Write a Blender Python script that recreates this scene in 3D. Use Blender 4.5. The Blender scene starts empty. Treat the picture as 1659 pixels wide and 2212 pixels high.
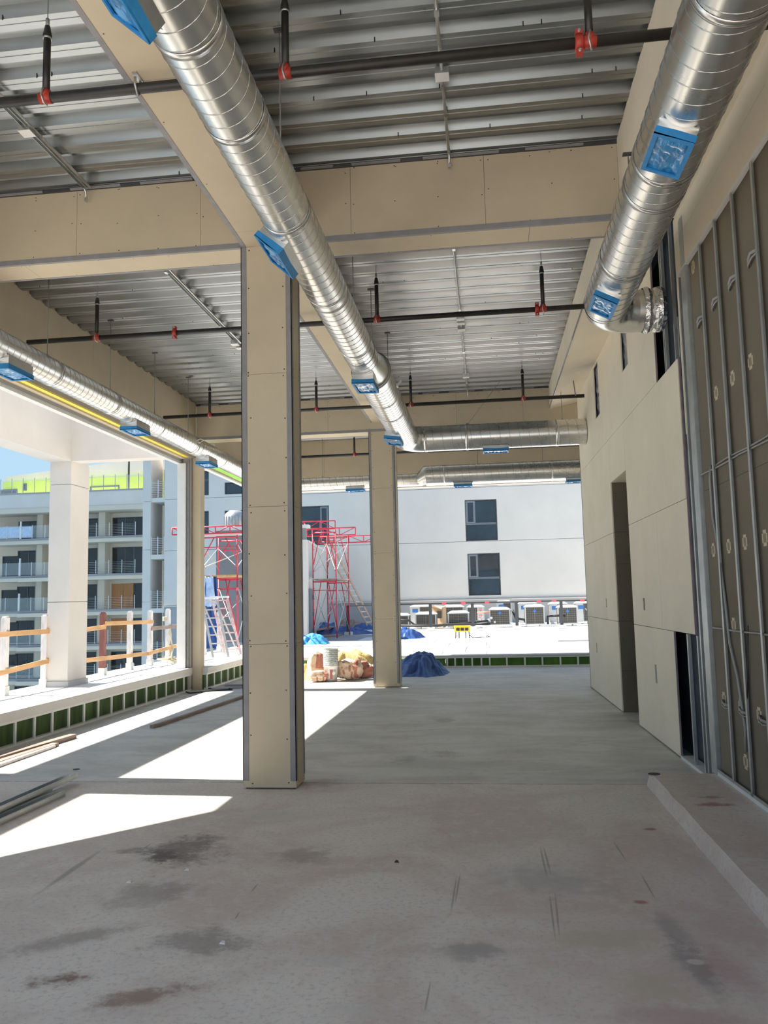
import bpy, bmesh, math, random
from mathutils import Vector, Matrix, noise

C = bpy.context.scene.collection
SC = bpy.context.scene
random.seed(7)
PI = math.pi

# ------------------------------------------------------------------ camera
cam_d = bpy.data.cameras.new('camera')
cam = bpy.data.objects.new('camera', cam_d)
C.objects.link(cam)
cam_d.sensor_fit = 'VERTICAL'
cam_d.sensor_height = 36.0
cam_d.lens = 36.0 * 1766.4 / 2212.0
cam_d.clip_start, cam_d.clip_end = 0.05, 400
_r = Vector([991.907, 124.916, -22.709]).normalized()
_u = Vector([35.584, -101.825, 994.166]).normalized()
_f = _r.cross(_u)
cam.matrix_world = Matrix.Translation((0, 0, 1.6)) @ Matrix((_r, _u, _f)).transposed().to_4x4()
SC.camera = cam

# ------------------------------------------------------------------ sky, sun, exposure
SUN_TAN = 1.18                       # the sun stands straight across the room, 50 degrees up
w = bpy.data.worlds.new('sky')
SC.world = w
w.use_nodes = True
nt = w.node_tree
nt.nodes.clear()
# clear pale blue sky: one even gradient from the horizon to the zenith, all the way round
tc = nt.nodes.new('ShaderNodeTexCoord')
sx = nt.nodes.new('ShaderNodeSeparateXYZ')
sky = nt.nodes.new('ShaderNodeValToRGB')
sky.color_ramp.interpolation = 'EASE'
sky.color_ramp.elements[0].position = 0.0
sky.color_ramp.elements[0].color = (0.55, 0.80, 1.0, 1)
sky.color_ramp.elements[1].position = 0.75
sky.color_ramp.elements[1].color = (0.33, 0.53, 0.84, 1)
nt.links.new(tc.outputs['Generated'], sx.inputs[0])
nt.links.new(sx.outputs[2], sky.inputs[0])
bg = nt.nodes.new('ShaderNodeBackground')
bg.inputs['Strength'].default_value = 0.68
wo = nt.nodes.new('ShaderNodeOutputWorld')
nt.links.new(sky.outputs[0], bg.inputs[0])
nt.links.new(bg.outputs[0], wo.inputs[0])

sl = bpy.data.lights.new('sun', 'SUN')
sl.energy = 11.0
sl.angle = math.radians(0.53)
sl.color = (1.0, 0.94, 0.83)
sun = bpy.data.objects.new('sun', sl)
C.objects.link(sun)
sun.location = (-20, 5, 30)
sun.rotation_euler = Vector((-1, 0.055, SUN_TAN)).to_track_quat('Z', 'Y').to_euler()

SC.view_settings.view_transform = 'Standard'
SC.view_settings.look = 'None'
SC.view_settings.gamma = 1
SC.view_settings.use_curve_mapping = False
SC.view_settings.exposure = 0.52

# ------------------------------------------------------------------ materials
def mat(name, col, rough=0.6, metal=0.0, var=0.0, scale=3.0, bump=0.0, bscale=20.0, coat=0.0, stretch=(1, 1, 1), spec=0.5, rvar=0.0, world=True):
    m = bpy.data.materials.new(name)
    m.use_nodes = True
    t = m.node_tree
    b = t.nodes['Principled BSDF']
    b.inputs['Base Color'].default_value = (*col, 1)
    b.inputs['Roughness'].default_value = rough
    b.inputs['Metallic'].default_value = metal
    b.inputs['Specular IOR Level'].default_value = spec
    b.inputs['Coat Weight'].default_value = coat
    co = None
    def coords():
        nonlocal co
        if co is None:
            g = t.nodes.new('ShaderNodeNewGeometry') if world else t.nodes.new('ShaderNodeTexCoord')
            mp = t.nodes.new('ShaderNodeMapping')
            mp.inputs['Scale'].default_value = stretch
            t.links.new(g.outputs['Position' if world else 'Object'], mp.inputs[0])
            co = mp
        return co.outputs[0]
    if var > 0 or rvar > 0:
        n = t.nodes.new('ShaderNodeTexNoise')
        n.inputs['Scale'].default_value = scale
        n.inputs['Detail'].default_value = 6
        n.inputs['Roughness'].default_value = 0.62
        t.links.new(coords(), n.inputs['Vector'])
        r = t.nodes.new('ShaderNodeValToRGB')
        r.color_ramp.elements[0].position = 0.3
        r.color_ramp.elements[1].position = 0.7
        r.color_ramp.elements[0].color = (*[c * (1 - var) for c in col], 1)
        r.color_ramp.elements[1].color = (*[min(1, c * (1 + var)) for c in col], 1)
        t.links.new(n.outputs['Fac'], r.inputs[0])
        t.links.new(r.outputs[0], b.inputs['Base Color'])
        if rvar > 0:
            q = t.nodes.new('ShaderNodeMapRange')
            q.inputs['To Min'].default_value = max(0.02, rough - rvar)
            q.inputs['To Max'].default_value = min(1, rough + rvar)
            q.inputs['From Min'].default_value = 0.3
            q.inputs['From Max'].default_value = 0.7
            t.links.new(n.outputs['Fac'], q.inputs['Value'])
            t.links.new(q.outputs[0], b.inputs['Roughness'])
    if bump > 0:
        n2 = t.nodes.new('ShaderNodeTexNoise')
        n2.inputs['Scale'].default_value = bscale
        n2.inputs['Detail'].default_value = 4
        t.links.new(coords(), n2.inputs['Vector'])
        bp = t.nodes.new('ShaderNodeBump')
        bp.inputs['Strength'].default_value = bump
        bp.inputs['Distance'].default_value = 0.02
        t.links.new(n2.outputs['Fac'], bp.inputs['Height'])
        t.links.new(bp.outputs[0], b.inputs['Normal'])
    return m

M = {}
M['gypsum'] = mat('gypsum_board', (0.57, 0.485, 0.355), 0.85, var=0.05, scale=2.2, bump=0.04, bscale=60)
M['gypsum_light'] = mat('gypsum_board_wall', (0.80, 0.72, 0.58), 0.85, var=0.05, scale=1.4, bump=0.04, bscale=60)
M['gypsum_back_and_shade'] = mat('gypsum_back_paper_and_shade', (0.185, 0.155, 0.112), 0.9, var=0.10, scale=1.8)  # brown board backs, also the painted shade of the doorway sides
M['gypsum_patch'] = mat('gypsum_bare_paper', (0.62, 0.52, 0.37), 0.9)
M['bead'] = mat('corner_bead_tape', (0.27, 0.265, 0.275), 0.7, var=0.12, scale=9)
M['screw'] = mat('screw_black', (0.03, 0.028, 0.025), 0.6)
M['galv'] = mat('galvanized_steel', (0.66, 0.67, 0.67), 0.34, 1.0, var=0.13, scale=5, rvar=0.10)
M['duct'] = mat('duct_steel', (0.74, 0.735, 0.715), 0.28, 1.0, var=0.05, scale=2.5, rvar=0.04)
M['duct_dark'] = mat('duct_seam_steel', (0.38, 0.38, 0.37), 0.4, 0.9)
M['deck'] = mat('steel_deck', (0.375, 0.39, 0.395), 0.34, 1.0, var=0.12, scale=2.5, rvar=0.08, stretch=(0.4, 2, 2))
M['dark_steel'] = mat('dark_steel', (0.10, 0.10, 0.105), 0.5, 0.6, var=0.2, scale=8)
M['stud'] = mat('stud_steel', (0.50, 0.52, 0.52), 0.42, 0.85, var=0.14, scale=6)
M['black_pipe'] = mat('black_pipe', (0.022, 0.02, 0.02), 0.42, 0.0, var=0.3, scale=10)
M['red_fitting'] = mat('red_fitting', (0.40, 0.04, 0.025), 0.45)
M['blue_film'] = mat('blue_film', (0.035, 0.25, 0.56), 0.15, 0.0, var=0.35, scale=10, bump=0.55, bscale=26, coat=0.9, stretch=(1.6, .7, 1))
M['blue_tape'] = mat('blue_tape', (0.02, 0.22, 0.52), 0.5, 0.0, var=0.15, scale=12)
M['slot_film'] = mat('dark_blue_film', (0.10, 0.125, 0.22), 0.14, 0.0, var=0.4, scale=6, bump=0.9, bscale=7, coat=0.5)
M['foil'] = mat('foil_tape', (0.8, 0.8, 0.8), 0.16, 1.0, bump=1.0, bscale=26)
M['stucco'] = mat('white_stucco', (0.64, 0.595, 0.55), 0.9, var=0.04, scale=1.2, bump=0.06, bscale=40)
M['stucco_far'] = mat('white_stucco_far', (0.70, 0.655, 0.605), 0.9, var=0.05, scale=0.5)
M['cream'] = mat('cream_plaster', (0.66, 0.60, 0.50), 0.9, var=0.04, scale=0.6)
M['grey_trim'] = mat('grey_trim', (0.38, 0.38, 0.39), 0.8, var=0.05, scale=1)
M['slab_grey'] = mat('slab_edge_grey', (0.30, 0.30, 0.325), 0.8, var=0.06, scale=1)
M['lime'] = mat('lime_sheathing', (0.62, 0.78, 0.04), 0.7, var=0.08, scale=0.5)
M['yellow'] = mat('yellow_sheathing', (0.86, 0.72, 0.12), 0.7, var=0.08, scale=3)
M['green_dark'] = mat('green_sheathing_shaded', (0.05, 0.095, 0.025), 0.85, var=0.55, scale=6, stretch=(1, 1, 0.2))  # dark vertical shading of the curb mixed into the green
M['green'] = mat('green_sheathing', (0.085, 0.20, 0.03), 0.8, var=0.35, scale=5, stretch=(1, 1, 0.3))
M['green_lime'] = mat('green_sheathing_bright', (0.30, 0.62, 0.08), 0.7, var=0.1, scale=3)  # lime green strip under the far bay header
M['white_metal'] = mat('white_metal', (0.74, 0.74, 0.73), 0.45, var=0.05, scale=4)
M['white_paint'] = mat('white_painted_timber', (0.74, 0.70, 0.68), 0.7, var=0.18, scale=9, stretch=(2, 2, 0.5))
M['red_timber'] = mat('red_brown_timber', (0.24, 0.09, 0.075), 0.7, var=0.2, scale=8, stretch=(2, 2, .5))
M['timber'] = mat('raw_timber', (0.62, 0.36, 0.17), 0.75, var=0.22, scale=7, stretch=(1, 0.25, 1.5))
M['grey_timber'] = mat('weathered_timber', (0.30, 0.225, 0.19), 0.8, var=0.28, scale=7, stretch=(1.5, 0.3, 1.5))
M['plywood'] = mat('orange_plywood', (0.48, 0.235, 0.105), 0.7, var=0.16, scale=1.5, stretch=(2, 1, .3))
M['membrane'] = mat('white_roof_membrane', (0.66, 0.65, 0.635), 0.7, var=0.05, scale=2.5)
M['roof_board'] = mat('roof_cover_board', (0.66, 0.645, 0.615), 0.8, var=0.07, scale=1.2)
M['window_frame'] = mat('window_frame_grey', (0.075, 0.08, 0.09), 0.45)
M['window_sash'] = mat('window_sash_grey', (0.19, 0.215, 0.24), 0.45)
M['glass'] = mat('window_glass', (0.018, 0.03, 0.042), 0.06, 0.0, var=0.5, scale=0.6, coat=0.3, spec=0.7)
M['glass_door'] = mat('balcony_door_glass', (0.022, 0.025, 0.028), 0.07, 0.0, var=0.5, scale=0.5, spec=0.6)
M['ac_grey'] = mat('condenser_case', (0.50, 0.505, 0.50), 0.5, var=0.05, scale=4)
M['ac_coil'] = mat('condenser_coil', (0.09, 0.08, 0.068), 0.7, var=0.2, scale=14)
M['ac_wire'] = mat('condenser_guard_wire', (0.20, 0.195, 0.18), 0.5)
M['ac_blue'] = mat('condenser_blue_badge', (0.05, 0.17, 0.45), 0.5)
M['scaffold_red'] = mat('scaffold_red', (0.66, 0.045, 0.075), 0.45, var=0.2, scale=5)
M['scaffold_grey'] = mat('scaffold_brace_steel', (0.55, 0.53, 0.52), 0.45, 0.5, var=0.2, scale=6)
M['pink_alu'] = mat('paint_splashed_aluminium', (0.66, 0.44, 0.43), 0.5, 0.2, var=0.3, scale=9)
M['alu'] = mat('aluminium', (0.52, 0.50, 0.48), 0.42, 0.6, var=0.15, scale=9)
M['tan_fibre'] = mat('tan_fibreglass', (0.40, 0.27, 0.21), 0.6, var=0.12, scale=6)
M['tarp'] = mat('blue_tarp', (0.032, 0.085, 0.28), 0.5, var=0.25, scale=7, bump=0.35, bscale=9)
M['tarp_pale'] = mat('bright_blue_tarp', (0.06, 0.30, 0.60), 0.5, var=0.2, scale=7, bump=0.35, bscale=9)
M['tarp_white'] = mat('pale_plastic_sheet', (0.50, 0.62, 0.84), 0.3, var=0.2, scale=6, bump=0.4, bscale=8)
M['burlap'] = mat('straw_yellow_fibre', (0.60, 0.45, 0.20), 0.95, var=0.25, scale=18, bump=0.6, bscale=45)
M['kraft'] = mat('kraft_sack', (0.62, 0.47, 0.34), 0.8, var=0.12, scale=8, bump=0.4, bscale=14)
M['sack_red'] = mat('sack_red_print', (0.42, 0.17, 0.13), 0.8, var=0.15, scale=9, bump=0.3, bscale=14)
M['cardboard'] = mat('cardboard', (0.50, 0.35, 0.22), 0.85, var=0.08, scale=4)
M['bucket'] = mat('bucket_plastic', (0.72, 0.715, 0.70), 0.5, var=0.16, scale=16)
M['bucket_dirty'] = mat('bucket_plaster_smears', (0.44, 0.47, 0.46), 0.7, var=0.45, scale=26, stretch=(1, 1, 3))
M['label_red'] = mat('bucket_label', (0.38, 0.10, 0.09), 0.6, var=0.1, scale=20)
M['dark_board'] = mat('dark_sheathing', (0.05, 0.062, 0.085), 0.7, var=0.3, scale=4)
M['black_rubber'] = mat('black_rubber', (0.02, 0.02, 0.022), 0.6)
M['grey_pipe'] = mat('grey_flex', (0.32, 0.31, 0.30), 0.5, 0.3)
M['pvc_white'] = mat('white_pvc', (0.80, 0.80, 0.80), 0.45)
M['copper'] = mat('pink_copper', (0.66, 0.30, 0.19), 0.4, 0.5)
M['yellow_box'] = mat('yellow_plastic', (0.80, 0.56, 0.02), 0.45)
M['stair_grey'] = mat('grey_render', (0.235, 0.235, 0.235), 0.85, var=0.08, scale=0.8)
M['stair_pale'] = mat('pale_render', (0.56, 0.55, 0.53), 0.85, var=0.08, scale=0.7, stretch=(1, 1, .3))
M['rope'] = mat('pale_rope', (0.64, 0.57, 0.40), 0.9)
M['red_tape'] = mat('red_flagging_tape', (0.75, 0.10, 0.12), 0.6)
M['outlet'] = mat('outlet_box_steel', (0.10, 0.09, 0.085), 0.6, 0.3)
M['purple'] = mat('purple_board_edge', (0.26, 0.19, 0.22), 0.85, var=0.3, scale=8)
M['rail_dark'] = mat('rail_dark_paint', (0.055, 0.06, 0.065), 0.5)

def pane_glass():
    m = bpy.data.materials.new('railing_glass')
    m.use_nodes = True
    b = m.node_tree.nodes['Principled BSDF']
    b.inputs['Base Color'].default_value = (0.78, 0.88, 0.87, 1)
    b.inputs['Roughness'].default_value = 0.05
    b.inputs['Alpha'].default_value = 0.12
    return m
M['rail_glass'] = pane_glass()

# ------------------------------------------------------------------ helpers
def origin(o):
    v = Vector((0, 0, 0))
    while o is not None:
        v += o.location
        o = o.parent
    return v

def props(o, label=None, cat=None, group=None, kind=None):
    if label: o['label'] = label
    if cat: o['category'] = cat
    if group: o['group'] = group
    if kind: o['kind'] = kind
    return o

def thing(name, label, cat, loc=(0, 0, 0), group=None, kind=None):
    o = bpy.data.objects.new(name, None)
    o.empty_display_size = 0.1
    C.objects.link(o)
    o.location = loc
    return props(o, label, cat, group, kind)

class B:
    """collects simple shapes in world coordinates, then links them as one mesh object"""
    def __init__(s):
        s.bm = bmesh.new()
    def _face(s, vs):
        try: return s.bm.faces.new(vs)
        except ValueError: return None
    def hexa(s, p):
        v = [s.bm.verts.new(q) for q in p]
        for f in ((0, 3, 2, 1), (4, 5, 6, 7), (0, 1, 5, 4), (1, 2, 6, 5), (2, 3, 7, 6), (3, 0, 4, 7)):
            s._face([v[i] for i in f])
        return s
    def box(s, x0, x1, y0, y1, z0, z1):
        x0, x1 = min(x0, x1), max(x0, x1); y0, y1 = min(y0, y1), max(y0, y1); z0, z1 = min(z0, z1), max(z0, z1)
        return s.hexa([(x0, y0, z0), (x1, y0, z0), (x1, y1, z0), (x0, y1, z0), (x0, y0, z1), (x1, y0, z1), (x1, y1, z1), (x0, y1, z1)])
    def bar(s, a, b, wid, hgt=None, up=(0, 0, 1)):
        hgt = hgt or wid
        a, b = Vector(a), Vector(b)
        d = (b - a).normalized()
        upv = Vector(up)
        if abs(d.dot(upv)) > 0.98: upv = Vector((1, 0, 0)) if abs(d.x) < 0.9 else Vector((0, 1, 0))
        sd = d.cross(upv).normalized(); uv = sd.cross(d)
        p = []
        for q in (a, b):
            for i, j in ((-1, -1), (1, -1), (1, 1), (-1, 1)):
                p.append(q + sd * (i * wid / 2) + uv * (j * hgt / 2))
        return s.hexa(p)
    def tube(s, pts, r, n=10, cap=True, smooth=True):
        pts = [Vector(p) for p in pts]
        rad = r if isinstance(r, (list, tuple)) else [r] * len(pts)
        rings = []
        prev = None
        for i, p in enumerate(pts):
            if i == 0: d = pts[1] - p
            elif i == len(pts) - 1: d = p - pts[i - 1]
            else: d = (pts[i + 1] - p).normalized() + (p - pts[i - 1]).normalized()
            if d.length < 1e-9: d = prev[2]
            d = d.normalized()
            if prev is None:
                a = Vector((0, 0, 1)) if abs(d.z) < 0.9 else Vector((1, 0, 0))
                sx = d.cross(a).normalized()
            else:
                sx = (prev[0] - d * prev[0].dot(d)).normalized()
            sy = d.cross(sx)
            prev = (sx, sy, d)
            rings.append([s.bm.verts.new(p + (sx * math.cos(t) + sy * math.sin(t)) * rad[i]) for t in [2 * PI * k / n for k in range(n)]])
        for a, b in zip(rings, rings[1:]):
            for k in range(n):
                f = s._face([a[k], a[(k + 1) % n], b[(k + 1) % n], b[k]])
                if f and smooth: f.smooth = True
        if cap:
            s._face(list(reversed(rings[0]))); s._face(rings[-1])
        return s
    def lathe(s, prof, cx, cy, n=24, smooth=True):
        rings = [[s.bm.verts.new((cx + r * math.cos(2 * PI * k / n), cy + r * math.sin(2 * PI * k / n), z)) for k in range(n)] for r, z in prof]
        for a, b in zip(rings, rings[1:]):
            for k in range(n):
                f = s._face([a[k], a[(k + 1) % n], b[(k + 1) % n], b[k]])
                if f and smooth: f.smooth = True
        return s
    def disc(s, c, nrm, r, n=7):
        c, nrm = Vector(c), Vector(nrm).normalized()
        a = nrm.cross(Vector((0, 0, 1)) if abs(nrm.z) < 0.9 else Vector((1, 0, 0))).normalized()
        b = nrm.cross(a)
        s._face([s.bm.verts.new(c + (a * math.cos(2 * PI * k / n) + b * math.sin(2 * PI * k / n)) * r) for k in range(n)])
        return s
    def build(s, name, m, parent=None, smooth=False, bevel=0.0, label=None, kind=None):
        bmesh.ops.recalc_face_normals(s.bm, faces=s.bm.faces[:])
        if bevel:
            bmesh.ops.bevel(s.bm, geom=[e for e in s.bm.edges if e.is_manifold and e.calc_face_angle(0) > 0.6], offset=bevel, segments=1, affect='EDGES', clamp_overlap=True)
        if smooth:
            for f in s.bm.faces: f.smooth = True
        me = bpy.data.meshes.new(name)
        s.bm.to_mesh(me); s.bm.free()
        me.materials.append(M[m] if isinstance(m, str) else m)
        o = bpy.data.objects.new(name, me)
        C.objects.link(o)
        if parent is not None:
            me.transform(Matrix.Translation(-origin(parent)))
            o.parent = parent
        if label: o['label'] = label
        if kind: o['kind'] = kind
        return o

def box(name, m, parent, *d, **k):
    return B().box(*d).build(name, m, parent, **k)

def ground(o):
    """moves a top-level mesh's origin to its base so that it is placed where it stands"""
    me = o.data
    lo = Vector([min(v.co[i] for v in me.vertices) for i in range(3)])
    hi = Vector([max(v.co[i] for v in me.vertices) for i in range(3)])
    c = Vector(((lo.x + hi.x) / 2, (lo.y + hi.y) / 2, lo.z))
    me.transform(Matrix.Translation(-c)); o.location = o.location + c
    return o

def dup(root, loc, rotz=0.0, label=None, group=None):
    r = root.copy(); C.objects.link(r); r.location = loc; r.rotation_euler = (0, 0, rotz)
    if label: r['label'] = label
    if group: r['group'] = group
    for ch in list(root.children):
        c = ch.copy(); C.objects.link(c); c.parent = r
        for g in list(ch.children):
            d = g.copy(); C.objects.link(d); d.parent = c
    return r

def cells(u0, u1, v0, v1, holes):
    """splits a rectangle with rectangular holes into rectangles"""
    us = sorted({u0, u1, *[min(max(h[i], u0), u1) for h in holes for i in (0, 1)]})
    vs = sorted({v0, v1, *[min(max(h[i], v0), v1) for h in holes for i in (2, 3)]})
    out = []
    for a, b in zip(us, us[1:]):
        run = None
        for c, d in zip(vs, vs[1:]):
            mu, mv = (a + b) / 2, (c + d) / 2
            if any(h[0] < mu < h[1] and h[2] < mv < h[3] for h in holes):
                if run: out.append((a, b, *run)); run = None
            else:
                run = (run[0], d) if run else (c, d)
        if run: out.append((a, b, *run))
    return out

def boards(parent, P0, U, V, N, us, vs, m='gypsum', t=0.016, gap=0.003, screws=True, name='board_panel', skip=(), rows=None, sd=0.006, mid=False, inset=.035):
    """gypsum boards side by side on a face: P0 corner, U and V along it, N outwards; us and vs are the joints"""
    P0, U, V, N = Vector(P0), Vector(U), Vector(V), Vector(N)
    sb = B(); ns = 0
    for i, (a, b) in enumerate(zip(us, us[1:])):
        for j, (c, d) in enumerate(zip(vs, vs[1:])):
            if (i, j) in skip: continue
            q = B()
            g = gap / 2
            pts = [P0 + U * x + V * y + N * z for z in (-t, 0) for x, y in ((a + g, c + g), (b - g, c + g), (b - g, d - g), (a + g, d - g))]
            q.hexa(pts).build(name, m, parent)
            if screws:
                x0, x1, y0, y1 = a + inset, b - inset, c + .035, d - .035
                ny = max(2, int(round((y1 - y0) / 0.33)) + 1); nx = max(2, int(round((x1 - x0) / 0.38)) + 1)
                ss = [(x, y0 + (y1 - y0) * k / (ny - 1)) for x in (x0, x1) for k in range(ny)]
                ss += [(x0 + (x1 - x0) * k / (nx - 1), y) for y in (y0, y1) for k in range(1, nx - 1)]
                if mid and x1 - x0 > 0.7:
                    nm = max(1, int((x1 - x0) / 0.55))
                    ss += [(x0 + (x1 - x0) * kk / (nm + 1), y0 + (y1 - y0) * k / (ny - 1)) for kk in range(1, nm + 1) for k in range(ny)]
                for x, y in ss:
                    x += random.uniform(-.012, .012); y += random.uniform(-.03, .03)
                    x = min(max(x, a + .012), b - .012); y = min(max(y, c + .012), d - .012)
                    sb.disc(P0 + U * x + V * y + N * 0.0012, N, sd, 6); ns += 1
    if ns: sb.build('screw_heads', 'screw', parent, kind='stuff')
    else: sb.bm.free()

def frange(a, b, s):
    o = [a]
    while o[-1] + s * 1.15 < b: o.append(o[-1] + s)
    o.append(b)
    return o

# ================================================================== the floor
def floor_material():
    m = bpy.data.materials.new('worn_concrete')
    m.use_nodes = True
    t = m.node_tree; L = t.links.new
    b = t.nodes['Principled BSDF']
    def nd(k, **kw):
        n = t.nodes.new(k)
        for a, v in kw.items(): setattr(n, a, v)
        return n
    geo = nd('ShaderNodeNewGeometry'); pos = geo.outputs['Position']
    def noi(scale, detail=6, rough=.6, sx=(1, 1, 1), dist=0.0):
        mp = nd('ShaderNodeMapping'); mp.inputs['Scale'].default_value = sx
        n = nd('ShaderNodeTexNoise'); n.inputs['Scale'].default_value = scale; n.inputs['Detail'].default_value = detail
        n.inputs['Roughness'].default_value = rough; n.inputs['Distortion'].default_value = dist
        L(pos, mp.inputs[0]); L(mp.outputs[0], n.inputs['Vector'])
        return n
    def mth(op, a, c=None):
        n = nd('ShaderNodeMath', operation=op)
        for i, v in enumerate((a, c)):
            if v is None: continue
            if isinstance(v, (int, float)): n.inputs[i].default_value = v
            else: L(v, n.inputs[i])
        return n.outputs[0]
    def rng(v, a, c, lo=0.0, hi=1.0):
        n = nd('ShaderNodeMapRange', interpolation_type='SMOOTHSTEP')
        n.inputs[1].default_value = a; n.inputs[2].default_value = c; n.inputs[3].default_value = lo; n.inputs[4].default_value = hi
        L(v, n.inputs[0]); return n.outputs[0]
    def mix(a, c, f, mode='MIX'):
        n = nd('ShaderNodeMix', data_type='RGBA', blend_type=mode)
        for v, s in ((a, n.inputs[6]), (c, n.inputs[7])):
            if isinstance(v, tuple): s.default_value = (*v, 1)
            else: L(v, s)
        if isinstance(f, (int, float)): n.inputs[0].default_value = f
        else: L(f, n.inputs[0])
        return n.outputs[2]
    sep = nd('ShaderNodeSeparateXYZ'); L(pos, sep.inputs[0])
    warp = noi(2.3, 5)
    fine = noi(9, 8, .7)
    fine2 = noi(34, 6, .75)
    streak = noi(1.5, 9, .7, (0.7, 1.6, 1), .4)
    cloud = noi(0.9, 5, .6, dist=0.6)
    front = mix((0.58, 0.485, 0.43), (0.74, 0.67, 0.605), rng(cloud.outputs[0], .38, .62))
    front = mix(front, (0.66, 0.63, 0.59), rng(fine.outputs[0], .46, .68, 0, .75))
    front = mix(front, (0.42, 0.36, 0.32), rng(fine2.outputs[0], .48, .68, 0, .6))
    rear = mix((0.50, 0.485, 0.455), (0.64, 0.62, 0.585), rng(streak.outputs[0], .36, .64))
    rear = mix(rear, (0.39, 0.38, 0.365), rng(fine.outputs[0], .50, .72, 0, .5))
    rear = mix(rear, (0.66, 0.65, 0.62), rng(fine2.outputs[0], .54, .72, 0, .4))
    yy = mth('ADD', sep.outputs[1], mth('MULTIPLY', mth('SUBTRACT', warp.outputs[0], .5), .28))
    col = mix(front, rear, rng(yy, 7.22, 7.42))
    # a pinkish cast towards the step
    pink = mth('MULTIPLY', rng(sep.outputs[0], -0.6, 1.2), rng(yy, 7.5, 4.0))
    col = mix(col, (0.52, 0.40, 0.385), mth('MULTIPLY', pink, .32))
    def stain(col, cx, cy, rx, ry, rot, c, amt, wob=.6, soft=.7, tex=None):
        mp = nd('ShaderNodeMapping', vector_type='TEXTURE')
        mp.inputs['Location'].default_value = (cx, cy, 0); mp.inputs['Rotation'].default_value = (0, 0, math.radians(rot)); mp.inputs['Scale'].default_value = (rx, ry, 1e6)
        L(pos, mp.inputs[0])
        ln = nd('ShaderNodeVectorMath', operation='LENGTH'); L(mp.outputs[0], ln.inputs[0])
        d = mth('ADD', ln.outputs['Value'], mth('MULTIPLY', mth('SUBTRACT', warp.outputs[0], .5), wob * 2.2))
        d = mth('ADD', d, mth('MULTIPLY', mth('SUBTRACT', fine.outputs[0], .5), wob * 2.4))
        d = mth('ADD', d, mth('MULTIPLY', mth('SUBTRACT', fine2.outputs[0], .5), wob * 1.8))
        f = mth('MULTIPLY', rng(d, 1.0, 1.0 - soft), amt)
        return mix(col, c, f)
    S = STAINS
    for s in S: col = stain(col, *s)
    # the cold joint: a thin broken dark line
    jl = mth('ABSOLUTE', mth('SUBTRACT', mth('ADD', sep.outputs[1], mth('MULTIPLY', mth('SUBTRACT', warp.outputs[0], .5), .05)), 7.28))
    jf = mth('MULTIPLY', rng(jl, .016, .004), rng(fine.outputs[0], .40, .52))
    col = mix(col, (0.10, 0.095, 0.09), mth('MULTIPLY', jf, .7))
    L(col, b.inputs['Base Color'])
    r = mth('ADD', .50, mth('MULTIPLY', rng(cloud.outputs[0], .3, .7), .18))
    L(r, b.inputs['Roughness'])
    bp = nd('ShaderNodeBump'); bp.inputs['Strength'].default_value = .12; bp.inputs['Distance'].default_value = .01
    L(fine.outputs[0], bp.inputs['Height']); L(bp.outputs[0], b.inputs['Normal'])
    return m

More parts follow.
